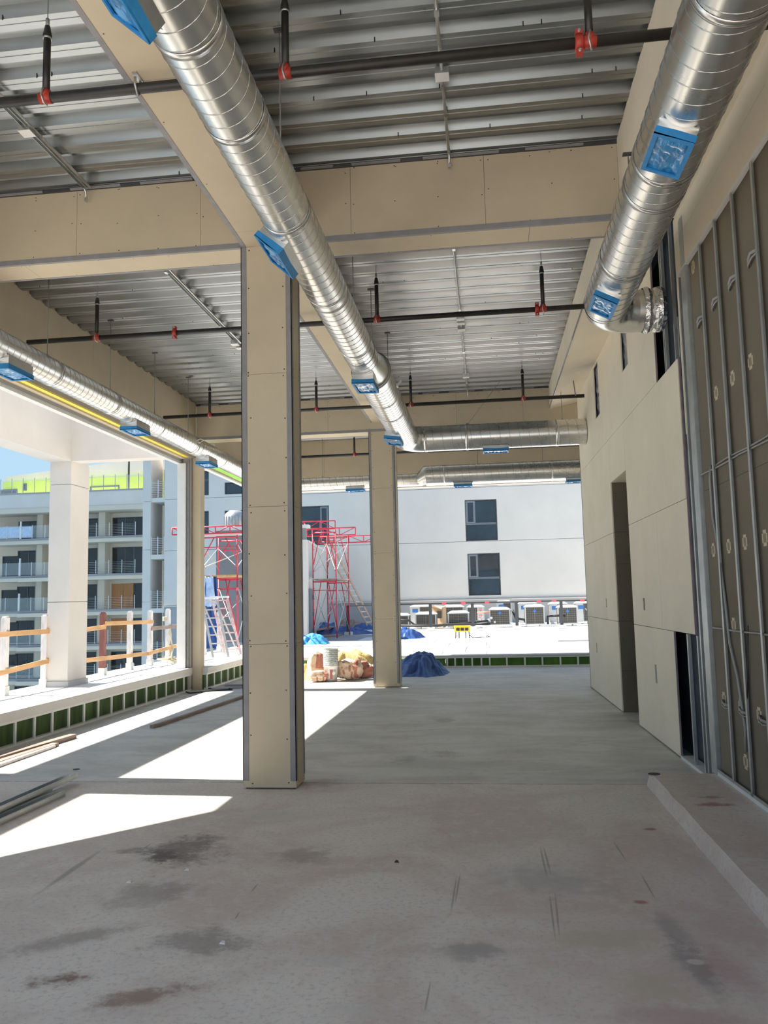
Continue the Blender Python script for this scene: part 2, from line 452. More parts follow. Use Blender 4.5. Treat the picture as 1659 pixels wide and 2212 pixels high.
# centre x, y, radii, turn, colour, strength, wobble, softness
STAINS = [
    (-2.008, 5.309, .36, .42, 20, (.135, .10, .085), .8, .8, .8),
    (-2.108, 5.17, .13, .16, 0, (.075, .055, .05), .75, .7, .6),
    (-2.379, 5.291, .16, .09, 10, (.16, .12, .10), .6, .9, .7),
    (-1.905, 4.543, .30, .22, 20, (.19, .15, .13), .5, 1.0, .9),
    (-1.888, 3.513, .22, .10, 25, (.17, .085, .055), .85, .8, .7),
    (-1.443, 3.402, .24, .10, 35, (.19, .11, .075), .7, .9, .8),
    (-2.058, 3.911, .40, .12, 35, (.20, .16, .135), .55, 1.0, .9),
    (-1.363, 3.906, .30, .18, 0, (.19, .16, .14), .6, 1.0, .8),
    (-1.223, 5.233, .22, .2, 0, (.21, .17, .15), .5, .9, .8),
    (-1.609, 6.148, .34, .22, 0, (.55, .53, .50), .6, .9, .8),
    (-0.782, 3.774, .20, .08, -10, (.55, .53, .50), .55, .9, .8),
    (-0.586, 3.353, .16, .08, 0, (.60, .57, .53), .6, .9, .7),
    (-1.924, 4.402, .14, .10, 0, (.47, .43, .37), .5, .8, .7),
    (-0.148, 3.939, .24, .12, 0, (.25, .245, .235), .6, .9, .8),
    (0.299, 4.892, .50, .36, 0, (.285, .28, .27), .45, .8, .9),
    (0.471, 4.083, .35, .16, 0, (.48, .41, .29), .5, .7, .8),
    (0.595, 3.635, .20, .16, 0, (.50, .44, .33), .55, .7, .7),
    (0.832, 3.821, .10, .34, 8, (.20, .19, .20), .6, .6, .7),
    (0.821, 4.213, .08, .30, 8, (.24, .225, .23), .5, .6, .8),
    (0.946, 3.785, .14, .34, 8, (.38, .23, .23), .5, .7, .8),
    (0.631, 3.377, .32, .10, 0, (.36, .23, .23), .4, .8, .8),
    (0.839, 3.875, .05, .035, 0, (.62, .58, .50), .8, .3, .4),
    (1.037, 5.939, .055, .045, 0, (.30, .05, .055), .8, .5, .6),
    (0.736, 4.572, .045, .035, 0, (.32, .07, .065), .75, .5, .6),
    (1.545, 6.209, .18, .06, 0, (.27, .045, .06), .7, .9, .8),
    (1.586, 6.426, .12, .04, 0, (.27, .06, .07), .55, .9, .8),
    (1.419, 4.977, .10, .035, 0, (.62, .60, .57), .7, .6, .5),
    (1.486, 7.58, .16, .2, 0, (.17, .165, .155), .6, .9, .8),
    (-0.524, 8.691, .22, .3, 0, (.22, .20, .18), .5, 1.0, .8),
    (-0.617, 10.939, .17, .24, 0, (.30, .27, .22), .6, .6, .6),
    (-0.857, 8.395, .22, .3, 0, (.22, .21, .20), .45, 1.0, .8),
    (-1.49, 7.304, .35, .22, 0, (.27, .215, .19), .6, .6, .8),
    (0.278, 5.215, 0.361, 0.0091, -89.7, (.17, .15, .14), 0.55, .22, .7),
    (0.302, 5.235, 0.342, 0.0092, -89.2, (.17, .15, .14), 0.55, .22, .7),
    (0.265, 4.355, 0.388, 0.0076, -91.7, (.17, .15, .14), 0.55, .22, .7),
    (0.291, 4.381, 0.364, 0.0077, -92.6, (.17, .15, .14), 0.55, .22, .7),
    (-0.238, 4.634, 0.348, 0.0081, -91.0, (.17, .15, .14), 0.55, .22, .7),
    (-0.221, 4.732, 0.291, 0.0083, -91.2, (.17, .15, .14), 0.55, .22, .7),
    (-0.297, 3.478, 0.174, 0.0061, -91.1, (.17, .15, .14), 0.55, .22, .7),
    (-2.570, 4.905, 0.507, 0.0300, -88.8, (.17, .15, .14), 0.55, .22, .7),
    (-2.304, 5.376, 0.102, 0.0094, -92.4, (.17, .15, .14), 0.55, .22, .7),
    (-1.358, 4.668, 0.093, 0.0082, -90.0, (.17, .15, .14), 0.55, .22, .7),
    (-1.333, 4.263, 0.077, 0.0075, -85.9, (.17, .15, .14), 0.55, .22, .7),
    (0.763, 5.440, 0.281, 0.0095, -87.5, (.17, .15, .14), 0.55, .22, .7),
    (0.816, 4.824, 0.254, 0.0084, -89.6, (.17, .15, .14), 0.55, .22, .7),
    (-1.915, 9.576, 0.312, 0.0168, 29.7, (.17, .15, .14), 0.55, .22, .7),
    (-0.930, 10.107, 0.612, 0.0177, 20.5, (.17, .15, .14), 0.55, .22, .7),
    (-0.727, 9.192, 0.232, 0.0161, 33.2, (.17, .15, .14), 0.55, .22, .7),
]
M['floor'] = floor_material()

fl = thing('floor', 'worn bare concrete floor with a cold joint across the bay', 'floor', (0, 2, 0), kind='structure')
box('floor_slab', 'floor', fl, -6.0, 4.2, -4, 7.285, -.25, 0)
box('floor_slab', 'floor', fl, -6.0, 4.2, 7.29, 19.05, -.25, 0.0)
# raised curb slab along the stud wall: sloping rough edge
sb = B()
n = 40
prev = None
for k in range(n + 1):
    y = -4 + (7.24 + 4) * k / n
    j = noise.noise(Vector((y * 2.1, 0, 3))) * .012
    j2 = noise.noise(Vector((y * 4.0, 5, 3))) * .012
    ring = [(1.262 + j, y, -.01), (1.268 + j, y, .02), (1.285 + j2, y, .085), (1.305 + j2, y, .1), (2.6, y, .1), (2.6, y, -.01)]
    ring = [sb.bm.verts.new(p) for p in ring]
    if prev:
        for a in range(6): sb._face([prev[a], prev[(a + 1) % 6], ring[(a + 1) % 6], ring[a]])
    else: sb._face(ring)
    prev = ring
sb._face(list(reversed(prev)))
st = sb.build('step_slab', 'floor', None, kind='structure', label='low raised concrete slab with a rough edge along the bare stud wall')
st['category'] = 'step'
ground(st)

# ================================================================== steel deck ceiling
Z1, Z2, Z3 = 5.57, 5.42, 5.40
YN = 2.1                            # unseen roof cut away behind this line to let more skylight onto the floor
def deck(parent, x0, x1, y0, y1, z):
    p = 0.305
    prof = [(0, 0), (.12, 0), (.150, .076), (.275, .076), (.305, 0)]
    y = y0 - .03
    while y < y1 + .1:
        b = B()
        for rib in range(3):
            pts = [(y + rib * p + a, z + h) for a, h in prof]
            for (ya, za), (yb, zb) in zip(pts, pts[1:]):
                b._face([b.bm.verts.new(q) for q in ((x0, ya, za), (x1, ya, za), (x1, yb, zb), (x0, yb, zb))])
            # stiffening crease and side lap
            b.box(x0, x1, y + rib * p + .055, y + rib * p + .063, z - .004, z)
        bmesh.ops.remove_doubles(b.bm, verts=b.bm.verts, dist=1e-4)
        b.build('deck_sheet', 'deck', parent)
        y += 3 * p
def short_tabs(parent, x0, x1, y0, y1, z, n, seed):
    rd = random.Random(seed); b = B()
    for k in range(n):
        yy = y0 + .305 * rd.randint(1, int((y1 - y0) / .305) - 1) - .03 + .31
        xx = rd.uniform(x0 + .2, x1 - .2)
        b.box(xx - .004, xx + .004, yy, yy + .004, z - .012, z + .05)
    b.build('hanger_tabs', 'black_pipe', parent, kind='stuff')
ce = thing('ceiling', 'ribbed galvanized steel deck ceiling between the gypsum clad beams', 'ceiling', (0, 7, Z2), kind='structure')
for i, (x0, x1, y0, y1, z) in enumerate([(-1.70, 1.36, YN, 7.06, Z1), (-5.5, -2.08, YN, 7.06, Z1), (-1.68, 1.34, 7.38, 15.0, Z2), (-5.5, -2.03, 7.38, 15.0, Z2), (-5.3, 4.0, 15.25, 19.1, Z3)]):
    deck(ce, x0, x1, y0, y1, z)
    if i < 4: short_tabs(ce, x0, x1, max(y0, 3), y1, z, 26, i)
box('roof_slab', 'dark_steel', ce, -5.75, 4.4, YN, 19.3, Z1 + .09, Z1 + .25)

# ================================================================== beams and columns
def core(parent, *d):
    box('core', 'dark_steel', parent, *d)

XL, XR = -2.125, -1.665            # the long beam
def clad_beam_x(label, x0, x1, y0, y1, z0, z1, joints, ujoints, front=True, beads=True):
    t = thing('beam', label, 'beam', ((x0 + x1) / 2, (y0 + y1) / 2, z0), kind='structure')
    core(t, x0 + .001, x1 - .001, y0 + .018, y1 - .018, z0 + .018, z1)
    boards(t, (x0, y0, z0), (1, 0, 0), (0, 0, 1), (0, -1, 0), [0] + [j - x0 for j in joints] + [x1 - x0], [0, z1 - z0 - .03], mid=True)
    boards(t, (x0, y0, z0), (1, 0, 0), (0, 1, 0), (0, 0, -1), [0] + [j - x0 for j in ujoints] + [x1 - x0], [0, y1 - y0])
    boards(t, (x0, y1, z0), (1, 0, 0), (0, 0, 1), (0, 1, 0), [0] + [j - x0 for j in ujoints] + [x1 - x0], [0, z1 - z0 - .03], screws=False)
    if beads:
        box('corner_bead', 'bead', t, x0, x1, y0 - .003, y0 + .03, z0 - .003, z0 + .045)
        box('corner_bead', 'bead', t, x0, x1, y1 - .028, y1 + .003, z0 - .003, z0 + .03)
    box('deck_closure', 'dark_steel', t, x0, x1, y0 - .012, y0 + .02, z1 - .035, z1 + .0)
    q = B(); x = x0 + .1
    while x < x1 - .5:
        l = random.uniform(.3, .7); q.box(x, min(x + l, x1 - .02), y0 - .03, y0 - .012, z1 - .03, z1 - .012); x += l + random.uniform(.08, .3)
    q.build('closure_clips', 'bead', t, kind='stuff')
    return t

clad_beam_x('gypsum clad cross beam running from the near column to the bulkhead by the wall', XR, 1.27, 7.03, 7.40, 4.85, Z1, [-1.11, .103], [.49])
clad_beam_x('gypsum clad cross beam running from the near column towards the open window wall', -5.47, XL, 7.03, 7.40, 4.85, Z1, [-4.97, -3.748, -2.529], [-4.29])
clad_beam_x('deeper gypsum clad cross beam over the far column, above the round duct', -5.47, 1.80, 14.97, 15.36, 4.725, Z2, [-4.1, -2.88, -1.66, -.45, .77], [-3.4, -.9, 1.0])

def clad_beam_y(label, y0, y1, z0, z1, joints, xl, xr):
    t = thing('beam', label, 'beam', ((xl + xr) / 2, (y0 + y1) / 2, z0), kind='structure')
    core(t, xl + .018, xr - .018, y0 + .001, y1 - .001, z0 + .018, z1)
    js = [0] + [j - y0 for j in joints] + [y1 - y0]
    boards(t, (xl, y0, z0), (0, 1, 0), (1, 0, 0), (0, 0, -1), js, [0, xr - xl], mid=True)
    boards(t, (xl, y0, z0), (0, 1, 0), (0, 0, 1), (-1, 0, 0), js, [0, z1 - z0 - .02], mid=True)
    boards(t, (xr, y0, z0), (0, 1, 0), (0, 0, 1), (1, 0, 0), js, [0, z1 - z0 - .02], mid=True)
    for x in (xl, xr):
        box('corner_bead', 'bead', t, x - .003 if x == xl else x - .035, x + .035 if x == xl else x + .003, y0, y1, z0 - .003, z0 + .04)
    return t
clad_beam_y('gypsum clad long beam over the near bay, beside the big spiral duct', YN, 7.03, 4.85, Z1, [4.58, 6.72], XL, XR)
clad_beam_y('gypsum clad long beam joining the near column to the far column', 7.40, 14.97, 4.90, Z2, [9.8, 12.2, 14.4], -2.075, -1.625)

def column(label, x0, x1, y0, y1, z1, rowz, bead=.05):
    t = thing('column', label, 'column', ((x0 + x1) / 2, (y0 + y1) / 2, 0), kind='structure')
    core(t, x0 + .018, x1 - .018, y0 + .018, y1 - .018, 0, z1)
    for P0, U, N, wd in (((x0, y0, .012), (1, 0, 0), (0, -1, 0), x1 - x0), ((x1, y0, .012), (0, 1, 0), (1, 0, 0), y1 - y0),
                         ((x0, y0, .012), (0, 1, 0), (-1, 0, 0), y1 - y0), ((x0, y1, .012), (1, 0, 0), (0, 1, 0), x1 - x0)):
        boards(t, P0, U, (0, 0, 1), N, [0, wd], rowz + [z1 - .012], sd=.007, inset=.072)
    e = .003
    for x, sx in ((x0, 1), (x1, -1)):
        for y, sy in ((y0, 1), (y1, -1)):
            b = B()
            b.box(x - sx * e, x + sx * bead, y - sy * e, y + sy * .004, .07, z1)
            b.box(x - sx * e, x + sx * .004, y - sy * e, y + sy * bead, .07, z1)
            b.build('corner_bead', 'bead', t)
    return t
column('beige gypsum clad column standing alone in the middle of the floor', -2.14, -1.675, 7.03, 7.36, 4.85, [0, 1.219, 2.426, 3.633], .05)
column('beige gypsum clad column beside the blue tarp heap at the far end', -2.11, -1.63, 14.97, 15.36, 4.725, [0, 1.219, 2.426, 3.633], .045)

# ================================================================== wall beside the opening to the sun
wl = thing('wall_left', 'window wall of gypsum and metal posts, open to the terrace', 'wall', (-5.47, 8, 0), kind='structure')
# front bay and middle bay: gypsum above the openings
for y0, y1, x, js in ((YN, 7.03, -5.47, [3.6, 4.8, 6.0]), (7.40, 14.97, -5.47, [8.35, 9.57, 10.79, 12.01, 13.23, 14.2])):
    boards(wl, (x, y0, 4.34), (0, 1, 0), (0, 0, 1), (1, 0, 0), [0] + [j - y0 for j in js] + [y1 - y0], [0, Z1 - 4.34 if y0 < 2 else Z2 + .02 - 4.34], 'gypsum', mid=False, sd=.004)
boards(wl, (-5.22, 15.36, 4.34), (0, 1, 0), (0, 0, 1), (1, 0, 0), [0, 1.2, 2.4, 3.69], [0, Z3 + .02 - 4.34], 'gypsum', sd=.004)
box('header_core', 'stucco', wl, -5.73, -5.49, YN, 14.97, 4.36, Z1 + .09)
box('header_core', 'stucco', wl, -5.46, -5.24, 15.37, 19.05, 4.36, Z1 + .09)
box('header_sheathing', 'yellow', wl, -5.55, -5.475, YN, 14.6, 4.325, 4.345)
box('header_sheathing', 'gypsum', wl, -5.64, -5.552, YN, 14.6, 4.30, 4.345)
box('header_sheathing', 'green_lime', wl, -5.35, -5.21, 15.02, 19.04, 4.262, 4.28)
box('header_sheathing', 'gypsum', wl, -5.41, -5.352, 15.02, 19.04, 4.25, 4.28)
# white metal frame at the outer edge
for y0, y1, x in ((YN, 7.06, -5.68), (7.56, 14.72, -5.68), (15.0, 18.9, -5.41)):
    box('head_track', 'white_metal', wl, x - .06, x + .03, y0, y1, 4.215, 4.36)
    box('head_track', 'grey_trim', wl, x + .032, x + .05, y0, y1, 4.25, 4.36)
# posts between the bays
for y0, y1 in ((7.06, 7.56), (14.72, 15.0)):
    box('post_core', 'stucco', wl, -5.74, -5.49, y0, y1, 0.02, 4.36)
    box('post_board', 'gypsum', wl, -5.488, -5.31, y0 + .08, y0 + .10, 0.0, 4.34)
    box('post_board', 'gypsum', wl, -5.325, -5.31, y0 + .101, y1, 0.0, 4.34)
    box('post_frame', 'white_metal', wl, -5.70, -5.54, y0 - .11, y0 - .002, 0.42, 4.22)
    box('post_frame', 'bead', wl, -5.532, -5.492, y0 - .06, y0 + .02, 0.42, 4.3)
    box('corner_bead', 'bead', wl, -5.49, -5.465, y0 + .07, y0 + .08, .0, 4.34)
# low curb wall: studs, green sheathing, lip
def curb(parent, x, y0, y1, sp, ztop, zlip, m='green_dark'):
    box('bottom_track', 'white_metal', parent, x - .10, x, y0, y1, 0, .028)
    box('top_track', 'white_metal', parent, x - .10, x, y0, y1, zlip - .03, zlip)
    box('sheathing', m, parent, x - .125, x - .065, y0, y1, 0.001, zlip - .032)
    k = 0
    y = y0
    while y <= y1 + .01:
        box('curb_stud', 'white_metal', parent, x - .022, x - .002, min(y, y1 - .035), min(y + .035, y1), .0285, zlip - .0305)
        y += sp
    box('curb_lip', 'membrane', parent, x - .30, x + .012, y0, y1, zlip + .004, ztop)
cb = curb
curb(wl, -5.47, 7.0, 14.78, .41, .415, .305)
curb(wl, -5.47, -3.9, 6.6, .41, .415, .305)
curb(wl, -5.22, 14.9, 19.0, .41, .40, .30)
# unseen board added in the near bay to cut sunlight with its raking edge
q = B()
pl = [(YN, .42), (2.56, .42), (4.2, 1.95), (6.55, 4.24), (6.55, 4.3), (YN, 4.3)]
A_ = [q.bm.verts.new((-5.72, y, z)) for y, z in pl]; B_ = [q.bm.verts.new((-5.70, y, z)) for y, z in pl]
q._face(A_); q._face(list(reversed(B_)))
for i in range(len(pl)): q._face([A_[i], A_[(i + 1) % len(pl)], B_[(i + 1) % len(pl)], B_[i]])
q.build('added_shade_board', 'gypsum', wl)

# ================================================================== end wall: header over the far opening, low curb
we = thing('wall_far', 'gypsum header over the wide far opening, above the low green curb', 'wall', (-.8, 19.05, 0), kind='structure')
boards(we, (-5.2, 19.05, 4.22), (1, 0, 0), (0, 0, 1), (0, -1, 0), [0, 1.43, 2.65, 3.87, 5.09, 6.31, 7.5, 8.7], [0, Z3 + .02 - 4.22], sd=.006)
box('header_core', 'stucco', we, -5.5, 4.0, 19.07, 19.3, 4.20, Z1 + .09)
box('bottom_track', 'white_metal', we, -5.2, 3.5, 19.05, 19.15, 0, .028)
box('top_track', 'white_metal', we, -5.2, 3.5, 19.05, 19.15, .205, .235)
for a, b, x0, x1 in (('sheathing', 'green', -5.2, -1.02), ('sheathing', 'green', -1.015, 3.5)):
    box(a, b, we, x0, x1, 19.155, 19.175, 0, .235)
for px in [-4.077, -3.768, -3.483, -3.187, -2.904, -2.719, -0.971, -0.791, -0.601, -0.401, -0.19, -0.002, 0.385, 0.79, 1.183, 1.583, 1.972, 2.389]:
    box('curb_stud', 'white_metal', we, px - .018, px + .018, 19.052, 19.148, .0285, .2045)
box('curb_lip', 'membrane', we, -5.2, 3.5, 19.04, 19.35, .24, .275)
box('curb_lip', 'white_metal', we, .62, 3.5, 19.0, 19.038, .262, .285)

# ================================================================== wall with the doorway, in its own slightly turned line
KX = (1.80 - 1.715) / 6.31
def W(s, z, d=0.0):
    return Vector((1.715 + (14.65 - s) * KX + d, s, z))
def wbox(name, m, parent, s0, s1, z0, z1, d0, d1, **k):
    b = B()
    b.hexa([W(s0, z0, d0), W(s0, z0, d1), W(s1, z0, d1), W(s1, z0, d0), W(s0, z1, d0), W(s0, z1, d1), W(s1, z1, d1), W(s1, z1, d0)])
    return b.build(name, m, parent, **k)
wr = thing('wall_right', 'tall gypsum board wall with a narrow doorway and two slots', 'wall', tuple(W(11, 0)), kind='structure')
SLOTS = [(12.205, 12.65, 4.26, 5.06), (9.92, 10.322, 4.35, 5.05)]
OUTL = [(12.47, 12.55, 1.40, 1.53), (9.71, 9.81, 1.40, 1.54), (13.70, 13.78, .65, .81), (9.27, 9.37, .62, .82)]
DOOR = (10.43, 11.585, 0, 3.13)
def wpanel(s0, s1, z0, z1, g=.003, t=.016):
    hs = [h for h in SLOTS + OUTL + [DOOR] if h[0] < s1 and h[1] > s0 and h[2] < z1 and h[3] > z0]
    b = B()
    for a, c, e, f in cells(s0 + g, s1 - g, z0 + g, z1 - g, hs):
        b.hexa([W(a, e, 0), W(a, e, t), W(c, e, t), W(c, e, 0), W(a, f, 0), W(a, f, t), W(c, f, t), W(c, f, 0)])
    b.build('wall_board', 'gypsum_light', wr)
R1, R2, R3, R4 = .012, 1.219, 2.438, 3.74
for s0, s1, z0, z1 in ((13.684, 14.65, R1, R2), (11.585, 13.684, R1, R2), (8.40, 10.43, R1, R2),
                       (12.53, 14.65, R2, R3), (11.585, 12.53, R2, R3), (8.87, 10.43, R2, R3), (7.60, 8.87, R2, R3),
                       (11.585, 14.65, R3, R4), (10.43, 11.585, DOOR[3], R4), (7.62, 10.43, R3, R4),
                       (12.1, 14.65, R4, 5.16), (8.50, 12.1, R4, 5.16)):
    wpanel(s0, s1, z0, z1)
# board edges seen at the torn ends
wbox('board_edge', 'purple', wr, 7.588, 7.600, R2, R4, .002, .018)
wbox('board_edge', 'purple', wr, 8.388, 8.400, R1, R2, .002, .018)
wbox('board_edge', 'purple', wr, 8.488, 8.500, R4, 5.1, .002, .018)
wbox('wall_end', 'gypsum_light', wr, 14.652, 14.668, 0, 5.1, 0, .5)
wbox('corner_bead', 'bead', wr, 14.64, 14.67, 0, 3.9, -.004, -.001)
# doorway lining; the shade on its side faces is put into their brown
wbox('door_lining', 'gypsum_back_and_shade', wr, 11.587, 11.603, 0, 3.13, .017, .75)
wbox('door_lining', 'gypsum_back_and_shade', wr, 10.41, 10.428, 0, 3.13, .017, .75)
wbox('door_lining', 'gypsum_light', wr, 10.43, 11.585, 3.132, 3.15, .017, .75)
for zz in (.55, 1.22, 2.0, 2.44):
    wbox('lining_joint', 'screw', wr, 11.5855, 11.5868, zz, zz + .004, .02, .7)
q = B()
for zz in frange(.15, 3.0, .28):
    for dd in (.06, .19): q.disc(W(11.5858, zz + random.uniform(-.03, .03), dd), (0, -1, 0), .006, 6)
q.build('screw_heads', 'screw', wr, kind='stuff')
wbox('room_behind', 'gypsum_back_and_shade', wr, 8.5, 14.6, 0, 5.1, .90, .92)
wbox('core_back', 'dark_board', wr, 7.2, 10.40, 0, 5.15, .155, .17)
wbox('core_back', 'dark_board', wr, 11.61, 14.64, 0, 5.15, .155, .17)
# outlet boxes
for i, (a, b_, c, d) in enumerate(OUTL):
    wbox('outlet_box', 'outlet' if i in (0, 1) else 'grey_pipe', wr, a + .004, b_ - .004, c + .004, d - .004, .012, .05)
# the strip seen in the two wall openings: studs and track
for s in (7.60, 7.95): wbox('wall_stud', 'stud', wr, s, s + .035, .03, R2 - .01, .02, .05)
for s in (7.74, 8.10, 8.16): wbox('wall_stud', 'stud', wr, s, s + .03, R4 - .3, 5.2, .02, .05)
wbox('wall_stud', 'stud', wr, 7.64, 7.66, R2, R4 + .4, .03, .12)
wbox('floor_track', 'white_metal', wr, 7.25, 8.40, 0, .028, .0, .11)
# faint dirty line where the boards were taped
for i, (a, b_, c, d) in enumerate(SLOTS):
    wt = thing('window_%d' % (i + 1), ['tall narrow wall slot sealed with dark blue film, near the far corner', 'tall narrow wall slot sealed with dark blue film, just past the duct elbow'][i], 'window', tuple(W((a + b_) / 2, c)), kind='structure')
    b = B(); n = 10
    grid = [[b.bm.verts.new(W(a + (b_ - a) * p / 3, c + (d - c) * q_ / n, .03 + .018 * noise.noise(Vector((p * 1.3, q_ * .9, i * 9))))) for p in range(4)] for q_ in range(n + 1)]
    for r0, r1 in zip(grid, grid[1:]):
        for p in range(3): b._face([r0[p], r0[p + 1], r1[p + 1], r1[p]])
    b.build('window_film', 'slot_film', wt, smooth=True)
    wbox('reveal', 'gypsum_back_and_shade', wt, a, b_, c - .0, c + .004, .017, .1)

# bulkhead along the wall, under the deck
bk = thing('bulkhead', 'gypsum bulkhead stepping out from the top of the doorway wall', 'bulkhead', (1.5, 11, 4.98), kind='structure')
box('bulkhead_face', 'gypsum_light', bk, 1.25, 1.266, 7.40, 14.96, 4.985, Z2 + .01)
box('bulkhead_face', 'gypsum_light', bk, 1.27, 1.286, YN, 7.03, 4.985, Z1 + .01)
for y0, y1 in ((7.405, 9.9), (9.903, 12.4), (12.403, 14.96)):
    b = B(); b.hexa([(1.268, y0, 4.985), (1.83, y0, 5.10), (1.83, y1, 5.10), (1.268, y1, 4.985), (1.268, y0, 5.0), (1.83, y0, 5.115), (1.83, y1, 5.115), (1.268, y1, 5.0)])
    b.build('bulkhead_soffit', 'gypsum_light', bk)
box('bulkhead_soffit', 'gypsum_light', bk, 1.29, 1.86, YN, 7.03, 4.985, 5.0)
box('bulkhead_soffit', 'gypsum_light', bk, 1.272, 1.86, 7.032, 7.404, 4.985, 5.11)
box('corner_bead', 'bead', bk, 1.246, 1.249, 7.40, 10.9, 4.98, 5.03)
box('corner_bead', 'stud', bk, 1.246, 1.249, 10.905, 14.96, 4.98, 5.03)
box('bulkhead_cap', 'dark_steel', bk, 1.29, 4.2, YN, 15.3, 5.2, Z1 + .09)

# ================================================================== bare stud wall
sw = thing('wall_right', 'unfinished wall of bare steel studs over brown board backs', 'wall', (1.83, 5, .1), kind='structure')
wbox('sole_track', 'white_metal', sw, -4, 7.16, .1, .13, .0, .045)
wbox('sole_track', 'stud', sw, -4, 7.16, .13, .155, .0, .004)
STUD_S = [6.741 - .43 * k for k in range(24)]
for s in STUD_S:
    b = B()
    z0, z1 = .131, 4.46
    for a, c, e, f in ((s - .018, s + .018, .0, .002), (s + .014, s + .018, .002, .024), (s + .018, s + .04, .024, .026)):
        b.hexa([W(a, z0, e), W(a, z0, f), W(c, z0, f), W(c, z0, e), W(a, z1, e), W(a, z1, f), W(c, z1, f), W(c, z1, e)])
    b.build('wall_stud', 'stud', sw)
# heavy corner stud
for a, c, e, f in ((7.165, 7.20, .0, .14), (7.17, 7.30, -.002, .002), (7.33, 7.37, .01, .12), (7.46, 7.50, .012, .12), (7.20, 7.24, .13, .14)):
    wbox('corner_stud', 'stud', sw, a, c, .02 if a > 7.2 else .1, 4.9, e, f)
q = B()
for zz in (.95, 1.75, 2.55, 3.3): q.box(*(lambda p: (p.x - .005, p.x + .012, p.y - .002, p.y, zz, zz + .1))(W(7.164, zz, .07)))
q.build('stud_knockouts', 'screw', sw, kind='stuff')
for s0, s1 in ((5.95, 7.16), (4.73, 5.947), (3.51, 4.727), (2.29, 3.507), (-4, 2.287)):
    for z0, z1 in ((.1, 2.44), (2.443, 4.88)):
        wbox('back_board', 'gypsum_back_and_shade', sw, s0, s1, z0, z1, .034, .05)
# upper band of gypsum above the studs
for s0, s1 in ((4.9, 7.462), (2.47, 4.897), (-4, 2.467)):
    wbox('upper_board', 'gypsum_light', sw, s0, s1, 4.76, 4.99, .0, .016)
    wbox('upper_board', 'gypsum_light', sw, s0, s1, 4.45, 4.757, .0, .016)
wbox('corner_bead', 'white_metal', sw, -4, 7.462, 4.445, 4.46, -.004, .03)
wbox('corner_bead', 'gypsum_light', sw, 7.464, 7.48, 3.0, 4.99, .0, .03)
# bare paper cut-outs showing on the board backs
for s, z in [(7.045, 4.37), (5.81, 3.178), (6.216, 3.17), (6.633, 3.162), (6.989, 1.936), (6.577, 1.942), (6.191, 1.948), (5.777, 1.949), (6.582, 1.34), (6.514, 0.335), (6.963, 0.739), (6.545, 0.738), (6.141, 0.727)]:
    b = B()
    for a, c in ((.03, .055), (.05, .032)):
        b.hexa([W(s - a, z - c, .0322), W(s - a, z - c, .0335), W(s + a, z - c, .0335), W(s + a, z - c, .0322), W(s - a, z + c, .0322), W(s - a, z + c, .0335), W(s + a, z + c, .0335), W(s + a, z + c, .0322)])
    b.build('paper_patch', 'gypsum_patch', sw)
q = B()
for zz in frange(.3, 4.3, .33): q.disc(W(7.05, zz, .0335), (-1, 0, 0), .008, 6)
q.build('screw_heads', 'screw', sw, kind='stuff')

# unseen header where the roof is cut back for light, and the far side wall
bw = thing('wall_back', 'gypsum header over the open near end of the room', 'wall', (-2, YN, 0), kind='structure')
for x0, x1 in ((-5.7, -3.2), (-3.197, -.8), (-.797, 1.6), (1.603, 2.2)):
    box('wall_board', 'gypsum_light', bw, x0, x1, YN - .02, YN, 5.0, Z1)
w3 = thing('wall_right', 'far bay side wall beyond the end of the doorway wall', 'wall', (3.5, 17, 0), kind='structure')
box('wall_board', 'gypsum_light', w3, 3.5, 3.516, 14.7, 19.05, 0, Z1)
box('wall_board', 'gypsum_light', w3, 2.22, 3.5, 14.70, 14.716, 0, Z1)

# ================================================================== round ducts
def helix(axis0, axis1, r, pitch, m, parent, n=22, t=.005, name='spiral_seam'):
    a0, a1 = Vector(axis0), Vector(axis1)
    d = (a1 - a0); ln = d.length; d.normalize()
    a = Vector((0, 0, 1)); e1 = d.cross(a).normalized(); e2 = d.cross(e1)
    b = B(); prev = None
    tot = int(ln / pitch * n)
    for i in range(tot + 1):
        th = 2 * PI * i / n
        rad = e1 * math.cos(th) + e2 * math.sin(th)
        p = a0 + d * (pitch * i / n)
        ring = [b.bm.verts.new(p + rad * (r + q) + d * s) for q, s in ((-.002, -t), (.0035, -t * .3), (.0035, t * .3), (-.002, t))]
        if prev:
            for k in range(3): b._face([prev[k], prev[k + 1], ring[k + 1], ring[k]])
        prev = ring
    return b.build(name, m, parent, kind='stuff')

def band(c, d, r, wdt, m, parent, name='duct_joint', n=40, h=.0035):
    c, d = Vector(c), Vector(d).normalized()
    b = B(); b.tube([c - d * wdt / 2, c - d * wdt / 2 * .98, c + d * wdt / 2 * .98, c + d * wdt / 2], [r + .001, r + h, r + h, r + .001], n, cap=False)
    return b.build(name, m, parent)

